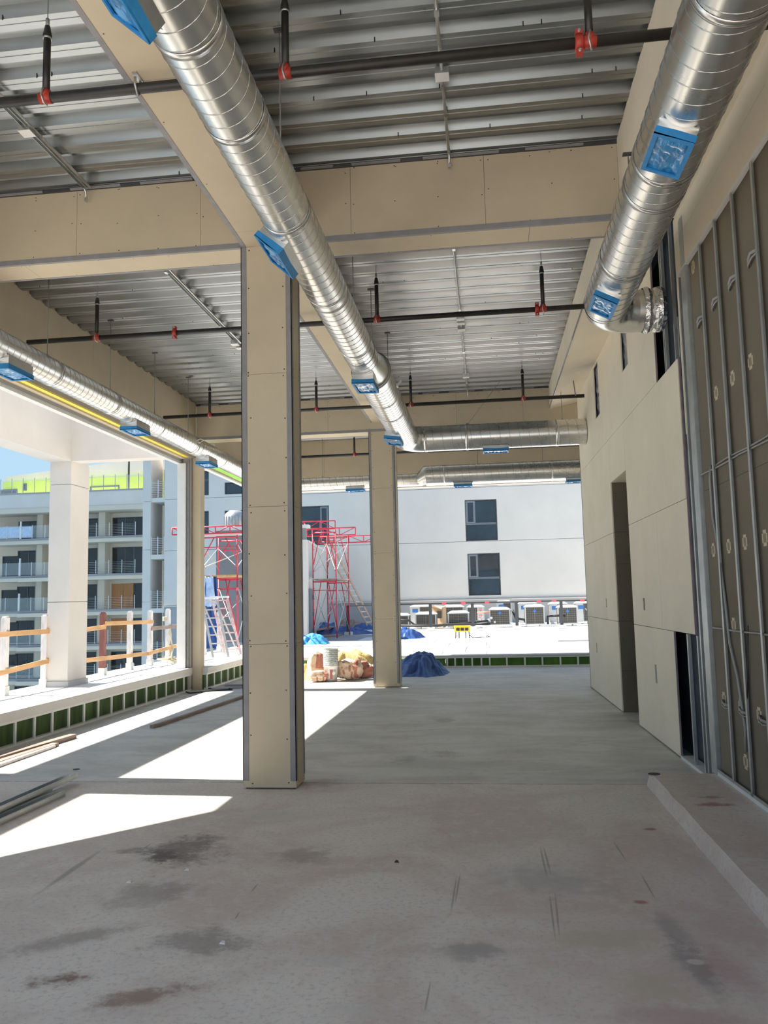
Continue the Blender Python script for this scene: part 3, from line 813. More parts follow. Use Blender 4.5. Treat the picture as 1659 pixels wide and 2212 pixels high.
def collar(parent, c, tilt, length, along='Y', r=.176, reach=.235, wid=.24, twist=0.0, lbl=None):
    """rectangular outlet on a duct, its mouth sealed with blue film and tape; tilt turns it from straight down"""
    c = Vector(c); s_, c_ = math.sin(math.radians(tilt)), math.cos(math.radians(tilt))
    if along == 'Y': nn, e, L = Vector((-s_, 0, -c_)), Vector((c_, 0, -s_)), Vector((0, 1, 0))
    else: nn, e, L = Vector((0, -s_, -c_)), Vector((0, c_, -s_)), Vector((1, 0, 0))
    h, l = wid / 2, length / 2
    b = B()
    a0 = r * .72
    P = lambda a, u, v: c + nn * a + e * u + L * v
    b.hexa([P(a0, -h, -l), P(a0, h, -l), P(a0, h, l), P(a0, -h, l), P(reach - .022, -h, -l), P(reach - .022, h, -l), P(reach - .022, h, l), P(reach - .022, -h, l)])
    for v in (-l, l): b.hexa([P(r * .93, -h - .006, v - .012), P(r * .93, h + .006, v - .012), P(r * .93, h + .006, v + .012), P(r * .93, -h - .006, v + .012), P(r * 1.03, -h * .2, v - .012), P(r * 1.03, h * .2, v - .012), P(r * 1.03, h * .2, v + .012), P(r * 1.03, -h * .2, v + .012)])
    o = b.build('outlet_collar', 'galv', parent)
    b = B(); g = .006; f0, f1 = reach - .034, reach + .014
    rg = []
    for a in (f0, f1):
        rg.append([b.bm.verts.new(P(a + .012 * noise.noise(P(a, u, v) * 9), u, v)) for u, v in ((-h - g, -l - g), (0, -l - g), (h + g, -l - g), (h + g, 0), (h + g, l + g), (0, l + g), (-h - g, l + g), (-h - g, 0))])
    for k in range(8): b._face([rg[0][k], rg[0][(k + 1) % 8], rg[1][(k + 1) % 8], rg[1][k]])
    b.build('blue_tape', 'blue_tape', o)
    b = B(); nu, nv = 12, 20; k = .9
    gr = [[b.bm.verts.new(P(reach + .012 + (.013 * noise.noise(P(0, u * 2, v * 2) * 17) + .01 * noise.noise(P(0, u * 5, v * 1.5) * 23) - .008 if 0 < i < nu and 0 < j < nv else 0), u, v)) for i in range(nu + 1) for u in [-(h + g) + 2 * (h + g) * i / nu]] for j in range(nv + 1) for v in [-(l + g) + 2 * (l + g) * j / nv]]
    for r0, r1 in zip(gr, gr[1:]):
        for i in range(nu): b._face([r0[i], r0[i + 1], r1[i + 1], r1[i]])
    b.build('film_cover', 'blue_film', o, smooth=True)
    b = B(); t0, t1, wb = reach + .008, reach + .0185, .026
    for u0, u1, v0, v1 in ((-h - g, h + g, -l - g, -l - g + wb), (-h - g, h + g, l + g - wb, l + g), (-h - g, -h - g + wb, -l - g + wb, l + g - wb), (h + g - wb, h + g, -l - g + wb, l + g - wb)):
        b.hexa([P(t0, u0, v0), P(t0, u1, v0), P(t0, u1, v1), P(t0, u0, v1), P(t1, u0, v0), P(t1, u1, v0), P(t1, u1, v1), P(t1, u0, v1)])
    bmesh.ops.remove_doubles(b.bm, verts=b.bm.verts, dist=1e-4)
    b.build('tape_border', 'blue_tape', o, kind='stuff')
    return o

def hanger(parent, x, y, z0, z1, plate=True):
    b = B(); b.tube([(x, y, z0), (x, y, z1)], .005, 6)
    b.box(x - .012, x + .012, y - .02, y + .02, z0 - .03, z0 + .012)
    o = b.build('hanger_rod', 'bead', parent)
    if plate: B().box(x - .04, x + .04, y - .02, y + .02, z1 - .014, z1).build('deck_insert', 'dark_steel', o)
    return o

def duct_run(parent, a, b, r, pitch=.125, m='duct', seams=True):
    a, b = Vector(a), Vector(b); n = max(2, int((b - a).length / .4))
    B().tube([a.lerp(b, i / n) for i in range(n + 1)], r, 44, cap=False).build('duct_run', m, parent)
    if seams: helix(a, b, r, pitch, 'duct_dark', parent)

def arc(c, p0, p1, n=10):
    """quarter bend from p0 to p1 about c"""
    c, p0, p1 = Vector(c), Vector(p0), Vector(p1)
    return [c + (p0 - c) * math.cos(PI / 2 * i / n) + (p1 - c) * math.sin(PI / 2 * i / n) for i in range(n + 1)]

ZD = 4.30
# --- big duct beside the long beam, turning across the far bay
XC = -1.30
cd = thing('duct', 'big spiral duct running along the long beam and elbowing across to the doorway wall', 'duct', (XC, 6, ZD), kind=None)
duct_run(cd, (XC, YN, ZD), (XC, 8.95, ZD), .176)
RX, YB = .30, 13.77
B().tube([(XC, 8.95, ZD), (XC + .0, 9.05, ZD), (XC + .02, 9.42, ZD), (XC + .02, 9.60, ZD)], [.176, .178, .222, .224], 44, cap=False).build('duct_reducer', 'duct', cd)
XC2 = XC - .0
duct_run(cd, (XC + .02, 9.60, ZD), (XC + .02, YB - RX, ZD), .218)
B().tube(arc((XC + .02 + RX, YB - RX, ZD), (XC + .02, YB - RX, ZD), (XC + .02 + RX, YB, ZD), 12), .219, 44, cap=False).build('duct_elbow', 'duct', cd)
duct_run(cd, (XC + .02 + RX, YB, ZD), (1.72, YB, ZD), .218, .16)
for y in (3.42, 4.15, 5.3, 6.75, 8.3): band((XC, y, ZD), (0, 1, 0), .177, .035 if y in (5.3,) else .05, 'duct', cd)
for y in (5.31, 6.9, 8.6): band((XC, y, ZD), (0, 1, 0), .1775, .012, 'duct_dark', cd)
for y in (9.42, 10.45, 11.3): band((XC + .02, y, ZD), (0, 1, 0), .22, .03, 'duct_dark' if y < 9.5 else 'duct', cd, h=.02 if y < 9.5 else .004)
for x in (-.95, -.25, 1.25): band((x, YB, ZD), (1, 0, 0), .219, .05, 'duct', cd)
for y0, y1, tl in ((2.72, 3.19, 42), (5.43, 5.88, 42)):
    collar(cd, (XC, (y0 + y1) / 2, ZD), tl, y1 - y0, wid=.225)
collar(cd, (XC, 9.13, ZD), 2, .45, r=.20, reach=.27)
collar(cd, (XC - .03, 12.52, ZD), 8, .52, r=.218, reach=.26)
collar(cd, (.227, YB, ZD), 0, .42, along='X', r=.218, reach=.262)
for y in (5.2, 8.3, 9.7, 11.4): hanger(cd, XC, y, ZD + (.18 if y < 9 else .22), (Z1 if y < 7 else Z2) - .0)
hanger(cd, 1.35, YB, ZD + .22, Z2)
b = B(); b.tube([(-.233, YB, ZD + .22), (.36, YB, 5.26)], .004, 6); b.box(-.26, -.21, YB - .01, YB + .01, ZD + .19, ZD + .24); b.build('slanted_cable', 'bead', cd)
# damper handle on the reducer
b = B(); b.box(XC + .25, XC + .27, 10.05, 10.17, ZD - .03, ZD + .0); b.bar((XC + .25, 10.08, ZD - .02), (XC + .31, 10.08, ZD + .05), .012); b.bar((XC + .25, 10.14, ZD - .02), (XC + .31, 10.14, ZD + .05), .012); b.build('damper_handle', 'white_metal', cd)

# --- duct along the window wall, joining the farthest cross duct
XLd = -4.93
ld = thing('duct', 'spiral duct along the window wall, joining the farthest cross duct', 'duct', (XLd, 9, ZD))
duct_run(ld, (XLd, YN, ZD), (XLd, 17.75, ZD), .156, .115)
YE = 18.1
B().tube(arc((XLd + .3, YE - .3, ZD), (XLd, YE - .3, ZD), (XLd + .3, YE, ZD), 10), .15, 40, cap=False).build('duct_elbow', 'duct', ld)
duct_run(ld, (XLd + .3, YE, ZD - .07), (-1.44, YE, ZD - .07), .142, .15)
B().tube([(-1.46, YE, ZD - .07), (-1.44, YE, ZD - .07), (-1.28, YE, ZD + .01), (-1.25, YE, ZD + .01)], [.142, .144, .228, .226], 44, cap=False).build('duct_reducer', 'duct', ld)
duct_run(ld, (-1.26, YE, ZD + .01), (3.4, YE, ZD + .01), .226, .16)
for y in (8.7, 10.2, 11.75, 13.3, 13.45, 14.75): band((XLd, y, ZD), (0, 1, 0), .157, .04 if y != 13.45 else .012, 'duct', ld)
for y in (8.72, 10.22, 13.2): band((XLd, y, ZD), (0, 1, 0), .158, .01, 'duct_dark', ld)
for x in (-.85, 1.5): band((x, YE, ZD + .01), (1, 0, 0), .227, .03, 'duct', ld)
for y in (7.89, 11.0, 14.02): collar(ld, (XLd + .01, y, ZD), 0, .46, r=.156, reach=.24)
collar(ld, (-2.87, YE, ZD - .07), 0, .40, along='X', r=.142, reach=.19)
collar(ld, (-.45, YE, ZD + .01), 0, .40, along='X', r=.226, reach=.26)
collar(ld, (2.0, YE, ZD + .01), 0, .40, along='X', r=.226, reach=.26)
for y in (8.59, 10.17, 11.65, 13.06): hanger(ld, XLd + .02, y, ZD + .158, Z2)
for y in (16.2,): hanger(ld, XLd, y, ZD + .158, Z3)
for x, zt in ((-.11, ZD + .23), (1.311, ZD + .23), (-3.62, ZD + .08)): hanger(ld, x, YE, zt, Z3)
b = B(); b.box(XLd + .155, XLd + .175, 13.16, 13.24, ZD + .0, ZD + .015); b.tube([(XLd + .15, 13.12, ZD + .03), (XLd + .21, 13.14, ZD + .06), (XLd + .22, 13.26, ZD + .06), (XLd + .16, 13.28, ZD + .03)], .008, 6); b.build('damper_handle', 'white_metal', ld)

# --- duct on the doorway side, ending in an elbow into the upper wall opening
XR2 = 1.20
rd_ = thing('duct', 'wide spiral duct beside the stud wall with a foil taped elbow into the wall opening', 'duct', (XR2, 4, ZD))
YR = 7.88
duct_run(rd_, (XR2, YN, ZD), (XR2, YR - .29, ZD), .205, .135)
B().tube(arc((XR2 + .29, YR - .29, ZD), (XR2, YR - .29, ZD), (XR2 + .29, YR, ZD), 5), .206, 44, cap=False, smooth=True).build('duct_elbow', 'duct', rd_)
B().tube([(XR2 + .29, YR, ZD), (XR2 + .46, YR, ZD)], .2, 44, cap=False).build('duct_stub', 'duct', rd_)
b = B(); nn = 44; prev = None
for i, x in enumerate((.37, .41, .45, .49, .53, .57)):
    rr = .208 + .016 * math.sin(i * 2.2)
    ring = [b.bm.verts.new((XR2 + x, YR + math.cos(2 * PI * k / nn) * (rr + .012 * noise.noise(Vector((k * .6, i * 2.1, 1)))), ZD + math.sin(2 * PI * k / nn) * (rr + .012 * noise.noise(Vector((k * .6, i * 2.1, 1)))))) for k in range(nn)]
    if prev:
        for k in range(nn): b._face([prev[k], prev[(k + 1) % nn], ring[(k + 1) % nn], ring[k]])
    prev = ring
b.build('foil_wrap', 'foil', rd_)
for y in (3.55, 5.0, 5.35, 6.5): band((XR2, y, ZD), (0, 1, 0), .206, .045, 'duct', rd_)
for y in (3.57, 5.02, 5.37, 6.55): band((XR2, y, ZD), (0, 1, 0), .2068, .010, 'duct_dark', rd_)
collar(rd_, (XR2, 4.55, ZD), 23, .37, r=.205, reach=.265, wid=.215)
collar(rd_, (XR2, 7.02, ZD), 28, .37, r=.205, reach=.262, wid=.205)
for y in (2.6, 6.2): hanger(rd_, XR2, y, ZD + .206, 4.985)

# ================================================================== sprinkler branch lines
ZP = 4.775
def branch(label, y, x0, x1, risers, couplings, zt, r=.03):
    t = thing('sprinkler_pipe', label, 'pipe', (x0, y, ZP), group='black sprinkler branch lines under the deck')
    B().tube([(x0, y, ZP), (x1, y, ZP)], r, 12).build('pipe', 'black_pipe', t)
    for x in risers:
        b = B(); b.tube([(x, y, ZP + .03), (x, y, zt - .07)], .023, 10)
        b.tube([(x, y, zt - .07), (x, y, zt - .065), (x, y, zt + .0)], [.029, .029, .016], 10)
        o = b.build('riser', 'black_pipe', t)
        b = B(); b.tube([(x, y, ZP - .0), (x, y, ZP + .05)], [.036, .030], 10); b.tube([(x - .038, y, ZP), (x + .038, y, ZP)], .0355, 12)
        b.build('red_tee', 'red_fitting', o)
        b = B(); b.tube([(x, y - .036, ZP + .05), (x - .012, y - .04, ZP), (x, y - .03, ZP - .045), (x + .01, y, ZP - .05)], .006, 6)
        b.build('hanger_clip', 'stud', o)
        b = B(); b.tube([(x, y, zt - .09), (x, y, zt - .075)], .027, 10); b.build('riser_collar', 'stud', o)
        b = B(); b.tube([(x, y, zt - .01), (x, y, zt + .05), (x, y, zt + .051), (x, y, zt + .24)], [.012, .012, .003, .003], 6); b.build('riser_eye', 'stud', o)
    for x in couplings:
        b = B(); b.tube([(x - .025, y, ZP), (x - .018, y, ZP), (x + .018, y, ZP), (x + .025, y, ZP)], [.036, .046, .046, .036], 14)
        for s in (-1, 1): b.box(x - .02, x + .02, y - .022, y + .022, ZP + s * .046, ZP + s * .075)
        o = b.build('red_coupling', 'red_fitting', t)
        b = B()
        for s in (-1, 1): b.tube([(x, y - .034, ZP + s * .06), (x, y + .034, ZP + s * .06)], .009, 6)
        b.build('coupling_bolts', 'stud', o)
    return t
branch('black sprinkler pipe nearest the viewer, crossing under the bay with three risers', 4.54, -5.4, 1.82, [-2.64, -1.10, .70], [.64], 5.26, .032)
branch('black sprinkler pipe passing just behind the near column', 9.0, -5.4, 1.80, [-4.52, -1.14, .73], [-3.55, .663], 5.27)
branch('black sprinkler pipe crossing in front of the deep far beam', 13.2, -5.4, 1.66, [-4.58, -2.73, -1.14, .69], [], 5.27)
branch('black sprinkler pipe beyond the deep far beam', 17.6, -5.1, 3.4, [-2.80, .3], [], 5.25)
b = B(); b.tube([(-2.035, 4.54 + .03, 4.85), (-2.035, 4.54 + .045, ZP), (-2.035, 4.54, ZP - .045), (-2.035, 4.54 - .045, ZP), (-2.035, 4.54 - .04, ZP + .05)], .008, 6)
b.box(-2.05, -2.02, 4.48, 4.60, 4.842, 4.85)
o = b.build('pipe_clip', 'stud', None, label='bent steel clip holding the nearest sprinkler pipe to the long beam'); o['category'] = 'clip'
b = B(); b.tube([(1.52, 13.2, ZP + .03), (1.50, 13.2, 5.03)], .01, 6); b.tube([(1.52, 13.2 - .034, ZP), (1.52, 13.2 - .034, ZP + .05)], .01, 6)
o = b.build('pipe_hanger', 'grey_pipe', None, label='short steel rod holding the sprinkler pipe end near the doorway wall'); o['category'] = 'hanger'

# ================================================================== conduits and struts under the deck
def conduit(label, x, y0, y1, z, boxes=(), strut=False, drop=None):
    t = thing('conduit', label, 'conduit', (x, y0, z))
    if strut:
        b = B()
        for a, c in ((-.02, -.016), (.016, .02)): b.box(x + a, x + c, y0, y1, z - .0, z + .04)
        b.box(x - .02, x + .02, y0, y1, z + .038, z + .042)
        b.build('strut_channel', 'stud', t)
        B().tube([(x + .05, y0, z + .01), (x + .05, y1, z + .01)], .012, 8).build('conduit_tube', 'galv', t)
    else:
        B().tube([(x, y0, z), (x, y1, z)], .013, 8).build('conduit_tube', 'galv', t)
    y = y0 + 1.1
    while y < y1:
        box('conduit_coupling', 'galv', t, x - .017, x + .017, y, y + .06, z - .018, z + .018); y += 1.9
    for yb, zz in boxes:
        o = box('junction_box', 'galv', t, x - .05, x + .05, yb - .05, yb + .05, z - .03 - zz, z + .02)
        box('box_cover', 'white_metal', o, x - .053, x + .053, yb - .053, yb + .053, z - .034 - zz, z - .0305 - zz)
    if drop:
        b = B(); b.tube([(x, y1 - .02, z), (x, y1 + .02, z - .03), (x, y1 + .03, z - .09)], .012, 8)
        b.box(x - .012, x + .012, y1 + .01, y1 + .045, z - .115, z - .085)
        b.build('conduit_end', 'galv', t)
    return t
conduit('thin steel conduit with one square box, along the deck over the near bay', -.2, YN, 6.93, Z1 - .05, [(5.79, 0)], drop=True)
conduit('thin steel conduit with four small boxes, along the deck over the middle bay', -.23, 7.45, 14.86, Z2 - .05, [(10.75, .02), (10.98, .0), (11.2, .02), (13.7, .02)], drop=True)
conduit('steel strut channel with a conduit, under the deck of the near bay by the windows', -3.62, YN, 6.93, Z1 - .07, [(5.95, .0)], strut=True, drop=True)
conduit('steel strut channel with a conduit, under the middle bay deck by the near column', -3.49, 7.45, 14.9, Z2 - .07, [(11.15, .02), (11.4, .0)], strut=True)

# ================================================================== cables in the stud wall
def cable(label, pts, r, m='grey_pipe', name='cable', cat='cable'):
    o = B().tube(pts, r, 7).build(name, m, None, label=label); o['category'] = cat
    return ground(o)
def sag(s0, s1, z, d, n, amp, ph=0): return [W(s0 + (s1 - s0) * i / n, z + amp * math.sin(i * 1.9 + ph), d + .004 * math.sin(i * 2.7 + ph)) for i in range(n + 1)]
def cable_run(label, z, lines, r):
    t = thing('cable_bundle', label, 'cables', tuple(W(6, z, .024)))
    for k, (s0, s1, dz, dd, amp) in enumerate(lines):
        B().tube(sag(s0, s1, z + dz, dd, 18, amp, k * 1.7), r, 7).build('cable', 'grey_pipe', t)
    return t
def stub_run(label, z, n, r, drop):
    t = thing('cable_bundle', label, 'cables', tuple(W(6, z, .02)))
    for k in range(n):
        s = STUD_S[k] + .018
        for j in range(3):
            q = .018 * (j - 1)
            pts = [W(s, z + q * .6, .016), W(s + .09, z + q + .012 * (j == 1), .004 - .004 * j), W(s + .17, z - drop * .5 + q, .006), W(s + .235 - .02 * j, z - drop, .030)]
            B().tube(pts, r, 7).build('cable', 'grey_pipe', t)
    return t
stub_run('upper grey cables curling out of the board behind each bare stud', 3.84, 6, .0075, .03)
cable_run('middle pair of grey cables threaded through the bare studs', 2.58, [(2, 7.3, 0, .020, .005), (2, 6.7, .022, .018, .006)], .008)
cable_run('lower thin cable threaded through the bare studs at waist height', 1.30, [(2, 7.1, 0, .020, .003)], .008)
stub_run('short cable stubs poking out of the board near the floor', .70, 5, .006, -.03)
cable('dark flexible cable hanging down inside the bare stud wall', [W(6.86, 2.62, .018), W(6.90, 2.5, .018), W(6.89, 2.2, .018), W(6.78, 1.9, .018), W(6.70, 1.5, .018), W(6.66, 1.2, .018), W(6.52, .95, .018), W(6.42, .6, .018), W(6.44, .42, .018)], .011, 'grey_pipe')
cable('thin black wire hanging loose inside the bare stud wall', [W(6.2, 1.35, .018), W(6.28, 1.0, .018), W(6.36, .7, .018), W(6.37, .45, .018)], .004, 'black_pipe')

# ================================================================== terrace and roof outside
tr = thing('terrace', 'white membrane terrace and flat roof outside the room', 'roof', (-7, 20, .08), kind='structure')
box('terrace_deck', 'membrane', tr, -8.75, -5.75, -6, 19.1, -.3, .08)
box('roof_deck', 'membrane', tr, -8.75, 16, 19.36, 49, -.3, .07)
box('joint_base', 'slab_grey', tr, -7.2, 7.6, 20.55, 35.0, .0701, .0765)
box('roof_deck', 'membrane', tr, -5.75, -5.62, -6, 14.5, -.3, .40)
box('terrace_deck', 'membrane', tr, -8.75, 8, -20, -6.01, -.3, .0)  # unseen deck added to bounce sunlight into the near end
box('terrace_deck', 'membrane', tr, -5.74, 8, -6.0, -4.02, -.3, .0)  # rest of the added bounce deck, up to the floor slab
# cover boards laid on the roof, in courses with open joints
rows = [(20.6, 23.0), (23.03, 25.4), (25.43, 27.8), (27.83, 30.2), (30.23, 32.6), (32.63, 35.0)]
for j, (y0, y1) in enumerate(rows):
    x = -7.2 + (.6 if j % 2 else 0)
    while x < 7.5:
        x1 = x + 1.19
        b = B(); z = .079 + random.uniform(0, .004)
        b.box(x, x1 - .03, y0, y1 - .012, .077, z + .014)
        if not (x < -5.2 and y0 > 27): b.build('cover_board', 'roof_board', tr)
        else: b.bm.free()
        x = x1
# outer frame of columns and beams on the terrace
of = thing('pergola', 'white stucco column and open beams standing on the terrace', 'pergola', (-8.1, 15, .08), kind='structure')
for y0, y1 in ((14.77, 15.5), (7.06, 7.8)):
    if True:
        for z0, z1 in ((.08, 1.67), (1.685, 3.93), (3.945, 4.385)):
            box('pillar_block', 'stucco', of, -8.33, -7.90, y0, y1, z0, z1)
        box('pillar_core', 'grey_trim', of, -8.32, -7.91, y0 + .01, y1 - .01, .08, 4.385)
        box('pillar_foot', 'grey_trim', of, -8.36, -7.87, y0 - .03, y1 + .03, .08, .19)
        box('cross_beam', 'stucco', of, -7.90, -5.74, y0 + .0, y0 + .30, 4.385, 5.25)
box('outer_beam', 'stucco', of, -8.33, -7.90, -4, 15.45, 4.385, 5.25)

# timber guard along the terrace edge
POSTS = [(13.463, 'white_paint'), (14.777, 'white_paint'), (17.149, 'red_timber'), (18.517, 'white_paint'), (19.681, 'white_paint'), (20.837, 'white_paint'), (23.6, 'white_paint'), (25.0, 'white_paint'), (11.9, 'white_paint'), (10.4, 'white_paint')]
PL = ['white painted timber post nearest the viewer at the terrace edge', 'white painted timber post just before the stucco pillar', 'red brown timber post beyond the stucco pillar', 'white painted timber post following the red brown one', 'white painted timber post third beyond the stucco pillar', 'white painted timber post with a yellow rope tied on it', 'white timber post behind the leaning ladders', 'white timber post beside the blue and white sheet', 'white timber post out past the picture edge', 'white timber post further out past the picture edge']
for (y, m), lb in zip(POSTS, PL):
    z1 = 1.42 if y < 20 else (1.44 if y < 22 else 1.3)
    t = thing('guard_post', lb, 'post', (-8.37, y, .08), 'guard posts along the terrace edge')
    b = B(); b.box(-8.425, -8.315, y - .05, y + .05, .20, z1)
    b.box(-8.41, -8.33, y - .035, y + .035, z1, z1 + .03)
    b.build('post', m, t)
    box('post_sleeve', 'membrane', t, -8.44, -8.30, y - .065, y + .065, .08, .24)
ys = [p[0] for p in POSTS]
def plank(label, y0, z0, y1, z1, m='timber', x=-8.29, h=.09):
    o = B().bar((x, y0, z0), (x, y1, z1), .035, h).build('guard_plank', m, None, label=label, bevel=.004)
    o['category'] = 'plank'; o['group'] = 'orange planks nailed along the guard posts'
    return ground(o)
plank('upper orange plank running up to the white post before the pillar', 12.0, 1.15, ys[1] + .1, 1.13)
plank('lower orange plank rising to the white post before the pillar', 12.0, .42, ys[1] + .1, .58)
plank('upper orange plank from behind the pillar to the red brown post', 14.9, 1.06, ys[2] - .05, 1.13)
plank('upper orange plank between the red brown post and the next white post', ys[2] - .1, 1.20, ys[3] + 1.1, 1.16, x=-8.26)
plank('lower orange plank from behind the pillar past the red brown post', 14.9, .50, ys[3] + .85, .40)
plank('weathered upper plank ending at the roped post', ys[3] + 1.05, .99, 22.0, 1.0, 'grey_timber')
plank('lower orange plank sloping up to the roped post', ys[3] + .8, .40, 22.0, .52, 'timber', -8.26)
# rope
b = B(); y = ys[5]
b.tube([(-8.36, y - .03, 1.18), (-8.33, y - .02, 1.0), (-8.27, y - .05, .7), (-8.22, y - .03, .4), (-8.24, y - .1, .2), (-8.1, y - .3, .11)], .018, 6)
b.tube([(-8.36, y + .03, 1.20), (-8.31, y + .05, .8), (-8.29, y + .02, .3), (-8.2, y, .12)], .018, 6)
for k in range(7):
    r_ = .10 + .025 * k % .09
    b.tube([(-8.15 + .16 * math.sin(k) + (.13 + .03 * math.sin(k * 3)) * math.cos(a), y - .35 + .14 * math.cos(k * 2) + .16 * math.sin(a), .11 + .016 * k) for a in [2 * PI * i / 10 for i in range(11)]], .016, 5)
for k in range(5): b.tube([(-8.43 + .075 * math.cos(a), y + .075 * math.sin(a), 1.16 + k * .022) for a in [2 * PI * i / 10 for i in range(11)]], .013, 5)
o = b.build('rope', 'rope', None, label='pale yellow rope tied to a guard post and coiled on the terrace'); o['category'] = 'rope'; ground(o)

# ================================================================== helpers for whole buildings
def window(name, parent, x0, x1, z0, z1, y, m_frame='window_frame', panes=None, glass='glass', fw=.07):
    """frame with pieces: panes are fractions (u0,u1,v0,v1), v up"""
    b = B()
    for d in ((x0, x1, z0, z0 + fw), (x0, x1, z1 - fw, z1)): b.box(d[0], d[1], y, y + .10, d[2], d[3])
    for d in ((x0, x0 + fw), (x1 - fw, x1)): b.box(d[0], d[1], y, y + .10, z0 + fw, z1 - fw)
    o = b.build(name, m_frame, parent)
    panes = panes or [(0, 1, 0, 1)]
    X0, X1, ZZ0, ZZ1 = x0 + fw, x1 - fw, z0 + fw, z1 - fw
    for p in panes:
        a, c, e, f = X0 + (X1 - X0) * p[0], X0 + (X1 - X0) * p[1], ZZ0 + (ZZ1 - ZZ0) * p[2], ZZ0 + (ZZ1 - ZZ0) * p[3]
        sash = len(p) > 4
        g = .10 if sash else .02
        if sash:
            q = B()
            for d in ((a, c, e, e + g), (a, c, f - g, f)): q.box(d[0], d[1], y - .02, y + .06, d[2], d[3])
            for d in ((a, a + g), (c - g, c)): q.box(d[0], d[1], y - .02, y + .06, e + g, f - g)
            q.build('sash', 'window_sash', o)
        else:
            q = B()
            if p[0] > 0: q.box(a - .02, a + .02, y + .005, y + .09, e, f)
            if p[2] > 0 or p[3] < 1:
                zz = e if p[2] > 0 else f
                q.box(a, c, y - .005, y + .09, zz - .03, zz + .03)
            if len(q.bm.verts): q.build('mullion', 'window_sash', o)
            else: q.bm.free()
        box('pane', glass, o, a + g, c - g, y + .05, y + .06, e + g, f - g)
    return o

def wall_holes(parent, m, x0, x1, z0, z1, y, t, holes, name='wall'):
    b = B()
    for a, c, e, f in cells(x0, x1, z0, z1, holes): b.box(a, c, y, y + t, e, f)
    return b.build(name, m, parent)

# ================================================================== white block across the roof
YF = 48.0
fb = thing('building', 'plain white stucco block with dark grey windows across the roof', 'building', (0, YF, -8))
WIN = [(-1.136, 0.72, 4.84, 7.26), (-1.08, 0.789, 1.664, 4.105), (-11.123, -9.255, 4.874, 7.245), (-15.725, -13.985, 6.03, 7.161), (-15.721, -13.974, 8.155, 8.896), (-17.484, -16.718, 8.156, 9.678), (-17.481, -16.718, 5.821, 7.185), (-1.029, 0.839, 8.054, 10.535)]
JZ = [-8, 1.43, 1.45, 4.85, 7.95, 11.0, 14.2]
hl = [tuple(q) for q in WIN]
xL = -19.544
for z0, z1 in ((1.47, 4.80), (4.82, 7.98), (8.0, 11.1), (11.12, 15.0)):
    wall_holes(fb, 'stucco_far', xL, 16, z0, z1, YF, .3, hl, 'wall_band')
box('wall_core', 'stucco_far', fb, xL + .1, 16, YF + .32, YF + 6, -8, 15)
box('plinth', 'grey_trim', fb, xL, 16, YF + .02, YF + .31, -8, 1.40)
box('plinth_cap', 'stucco_far', fb, xL, 16, YF - .14, YF + .31, 1.40, 1.455)
win_p = [(0, .30, .42, 1, 's'), (.30, 1, .42, 1), (0, 1, 0, .40)]
for i, (a, c, e, f) in enumerate(WIN):
    pn = win_p if i in (0, 1, 7) else ([(0, .72, 0, 1), (.72, 1, 0, 1, 's')] if i == 2 else [(0, 1, 0, 1)])
    if i == 5: pn = [(0, 1, .64, 1), (0, 1, 0, .62)]
    if i == 3: pn = [(0, .22, 0, 1), (.22, 1, 0, 1)]
    window('window', fb, a, c, e, f, YF + .05, panes=pn, fw=.055)
# pilaster, recessed balconies and rails at its end
xa, xb, xc = -20.942, -20.435, xL
for z0, z1 in ((-8, -1.4), (-1.38, 1.72), (1.74, 4.9), (4.92, 7.9), (7.92, 12.2)):
    box('pilaster', 'stucco_far', fb, xa, xb, YF, YF + 1.9, z0, z1)
box('recess_wall', 'cream', fb, xb, xc + .1, YF + 2.0, YF + 2.2, -8, 10.2)
for zf in [8.129, 4.61, 1.338] + [-1.75, -4.8]:
    box('balcony_slab', 'stucco_far', fb, xb, xc, YF + .05, YF + 2, zf - .28, zf)
    q = B()
    for k in range(9): q.box(xb, xc, YF + .08, YF + .095, zf + .10 + k * .11, zf + .115 + k * .11)
    for x in (xb + .03, (xb + xc) / 2, xc - .03): q.box(x - .02, x + .02, YF + .06, YF + .10, zf, zf + 1.1)
    q.build('balcony_rail', 'white_metal', fb, kind='stuff')
    window('window', fb, xb + .25, xc - .02, zf + .1, zf + 2.3, YF + 1.88, glass='glass')

